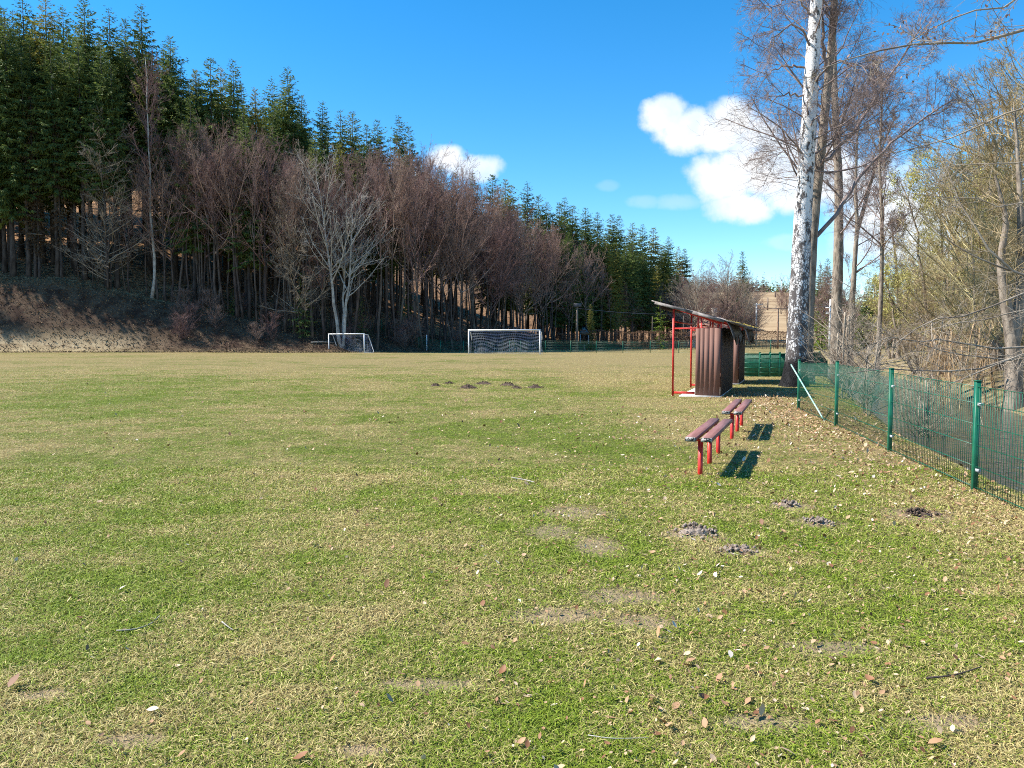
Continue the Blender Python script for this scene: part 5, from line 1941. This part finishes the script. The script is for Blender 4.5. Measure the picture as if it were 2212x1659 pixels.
tag(turf(1, 1.7, 9.0, 620000, 2), "short straw and green turf of the pitch nearby", "grass", None, "stuff")
tag(turf(2, 9.0, 46.0, 640000, 1), "short straw and green turf over the middle of the pitch", "grass", None, "stuff")
tag(turf(3, 24.0, 128.0, 230000, 1), "short straw coloured turf at the far end of the pitch", "grass", None, "stuff")

m, t, p = principled("leaf", 0.6, 0.3)
a = t.node("ShaderNodeAttribute", attribute_name="shade")
cr = t.node("ShaderNodeValToRGB")
t.link(a.outputs["Fac"], cr.inputs[0])
e = cr.color_ramp.elements
e[0].position, e[0].color = 0.0, (0.10, 0.045, 0.022, 1)
e[1].position, e[1].color = 1.0, (0.74, 0.66, 0.56, 1)
for ps, cc in ((0.3, (0.24, 0.11, 0.05, 1)), (0.6, (0.42, 0.26, 0.14, 1)), (0.85, (0.55, 0.42, 0.28, 1))):
    q = e.new(ps)
    q.color = cc
t.link(cr.outputs[0], p.inputs["Base Color"])
M["leaf"] = m


def leaf_arrays(rng, P, size, tilt=0.5, curl=0.35):
    """folded, curled leaves with a pointed outline: 9 vertices each"""
    n = len(P)
    az = rng.uniform(0, 2 * np.pi, n)
    tl = rng.normal(0, tilt, n)
    d = np.stack([np.cos(az) * np.cos(tl), np.sin(az) * np.cos(tl), np.sin(tl)], 1)
    s = unit(np.cross(d, unit(np.stack([rng.normal(0, .35, n), rng.normal(0, .35, n), np.ones(n)], 1))))
    u = np.cross(s, d)
    cv = rng.uniform(-0.4, 1.0, n) * curl
    V = []
    prof = [(-0.5, 0.0), (-0.22, 0.23), (0.08, 0.27), (0.32, 0.15), (0.5, 0.0)]
    rows = []
    for (l, w) in prof:
        c0 = P + d * (l * size)[:, None] + u * (cv * (l * l) * size * 1.6)[:, None]
        rows.append((c0, w))
    V = [rows[0][0]]
    for c0, w in rows[1:4]:
        V.append(c0 + s * (w * size)[:, None] + u * (0.5 * w * size * (0.3 + cv))[:, None])
        V.append(c0)
        V.append(c0 - s * (w * size)[:, None] + u * (0.5 * w * size * (0.3 + cv))[:, None])
    V.append(rows[4][0])
    V = np.stack(V, 1)
    zmin = V[:, :, 2].min(1)
    V[:, :, 2] += (P[:, 2] - zmin)[:, None] + 0.004
    k = 11
    T = np.array([(0, 2, 1), (0, 3, 2), (7, 8, 10), (8, 9, 10)])
    Q = np.array([(1, 2, 5, 4), (2, 3, 6, 5), (4, 5, 8, 7), (5, 6, 9, 8)])
    i = np.arange(n)[:, None, None] * k
    return V.reshape(-1, 3), (i + Q).reshape(-1, 4), (i + T).reshape(-1, 3), k


rng = np.random.default_rng(12)
pts = []
fa, fb = np.array(P[0][:2]), np.array(P[-1][:2])
n = 5200                                             # drifted along the fence
s = rng.random(n)
off = np.abs(rng.normal(0, 0.75, n)) * np.where(rng.random(n) < 0.72, -1, 0.8)
dirf = (fb - fa) / np.linalg.norm(fb - fa)
nrmf = np.array([dirf[1], -dirf[0]])
pts.append(fa[None] + (fb - fa)[None] * (s[:, None] * 1.35) + nrmf[None] * off[:, None])
n = 5200                                             # blown over the grass near the viewer, thicker on the fence side
y = 2.3 + 14 * rng.random(n) ** 1.25
x = (0.72 * y) * np.clip(rng.normal(0.42, 0.36, n), -1.05, 1.1)
pts.append(np.stack([x, y], 1))
n = 1500
y = 2.3 + 30 * rng.random(n) ** 1.3
x = (rng.random(n) * 2 - 1) * 0.72 * y
pts.append(np.stack([x, y], 1))
pts = np.concatenate(pts)
zz = terrain(pts[:, 0], pts[:, 1])
ok = zz[3] < 0.9
pts = pts[ok]
Pl = np.stack([pts[:, 0], pts[:, 1], zz[0][ok] + rng.uniform(0.004, 0.022, ok.sum())], 1)
V, Q, T, k = leaf_arrays(rng, Pl, np.clip(rng.lognormal(math.log(0.022), 0.38, len(Pl)), 0.01, 0.06) * np.clip(0.8 + Pl[:, 1] / 16, 0.8, 1.7))
sh = np.clip(rng.beta(2.2, 1.9, len(Pl)), 0, 0.93)
# dead grass and litter on the bank below the wood
nb = 52000
ub = rng.uniform(-40, 1180, nb)
yb = np.interp(ub, np.linspace(-60, 1200, 64), [edge_y(q) for q in np.linspace(-60, 1200, 64)]) + rng.uniform(-1.0, 11, nb)
xb = (ub - 1106) / F * yb
zb = terrain(xb, yb)[0]
Lb = rng.uniform(0.10, 0.34, nb)
az = rng.uniform(0, 6.283, nb)
elb = rng.uniform(0.0, 1.2, nb)
db = np.stack([np.cos(az) * np.cos(elb), np.sin(az) * np.cos(elb), np.sin(elb)], 1)
Vb, Qb = kites(rng, np.stack([xb, yb, zb - 0.02], 1), db, Lb, Lb * rng.uniform(0.12, 0.4, nb), 0.25)
M["bank_litter"] = sprays_mat("bank_litter", (0.06, 0.035, 0.022), (0.34, 0.24, 0.13), trans=0.0)
tag(new_mesh("undergrowth", Vb, [Qb], M["bank_litter"], None, False, {"shade": ("FLOAT", "FACE", rng.beta(1.1, 2.4, nb))}), "dead grass and litter on the shaded bank below the wood", "undergrowth", None, "stuff")

o = new_mesh("fallen_leaves", V, [Q, T], M["leaf"], None, True, {"shade": ("FLOAT", "POINT", np.repeat(sh, k))})
tag(o, "dry fallen leaves scattered over the grass and drifted along the fence", "fallen leaves", None, "stuff")


def one_leaf(u, v, size, shade, label, seed, group=None, tilt=0.45):
    g = ground_at(u, v)
    r = np.random.default_rng(seed)
    V, Q, T, k = leaf_arrays(r, np.array([(0, 0, 0.012)]), np.array([size]), tilt, 0.7)
    o = new_mesh("fallen_leaf", V, [Q, T], M["leaf"], None, True, {"shade": ("FLOAT", "POINT", np.full(k, shade))}, loc=(g.x, g.y, g.z + 0.008))
    return tag(o, label, "leaf", group)


for i, a in enumerate([(1086, 1462, .060, .28, "curled brown leaf alone on the greenest patch of near grass"), (1514, 1250, .05, .98, "whitish leaf standing beside its twin, below the dry molehill"),
                       (1545, 1252, .05, .97, "whitish leaf, the farther of two standing up below the molehill"), (1422, 1440, .065, .86, "broad pale tan leaf on near grass below the worn patch"),
                       (1492, 1438, .055, .5, "orange tan leaf next to the broad pale one"), (1578, 1428, .05, .95, "white topped leaf on the near grass"),
                       (1517, 1520, .055, .3, "brown folded leaf standing on edge in the near grass"), (1410, 1520, .05, .45, "tan brown leaf lying flat, before the folded one"),
                       (1444, 1580, .055, .6, "long narrow tan leaf near the bottom edge"), (30, 1490, .075, .2, "reddish brown leaf clump at the near grass corner"),
                       (330, 1545, .05, .92, "grey white leaf on grass near the reddish clump"), (265, 1280, .045, .95, "white curled leaf on the open turf"),
                       (650, 1650, .06, .3, "rusty leaf cut by the bottom edge"), (1640, 1290, .055, .55, "tan leaf among the leaf litter below the benches"),
                       (1700, 1640, .06, .7, "pale leaf at the bottom edge under the fence side"), (1880, 1480, .06, .35, "brown crumpled leaf in the litter of the near corner"),
                       (2020, 1620, .06, .5, "tan leaf in the lowest corner by the fence side"), (1440, 1198, .05, .33, "reddish leaf just below the dry molehill")]):
    one_leaf(*a, 300 + i)


def twig(pts, r, label, mat_="pale_twigs"):
    b = MB()
    L = []
    for u, v in pts:
        g = ground_at(u, v)
        L.append((g.x, g.y, g.z + 0.022))
    b.tube(resample(np.array(L), 10), np.linspace(r, r * 0.5, 10), 6)
    return tag(b.build("twig", M[mat_], None, True), label, "twig")


twig([(252, 1371), (290, 1370), (325, 1358), (346, 1338)], .004, "thin curved pale twig lying on the open turf")
twig([(480, 1352), (492, 1362), (504, 1370)], .004, "short kinked twig beyond the curved one")
twig([(1105, 1036), (1130, 1040), (1155, 1046)], .008, "thin stick on the grass between bench and open pitch")
twig([(1270, 1600), (1320, 1608), (1400, 1606)], .002, "fine twig half sunk in the near grass")
twig([(2000, 1475), (2060, 1470), (2120, 1450)], .005, "dark twig in the leaf litter near the fence", "forest_bark")
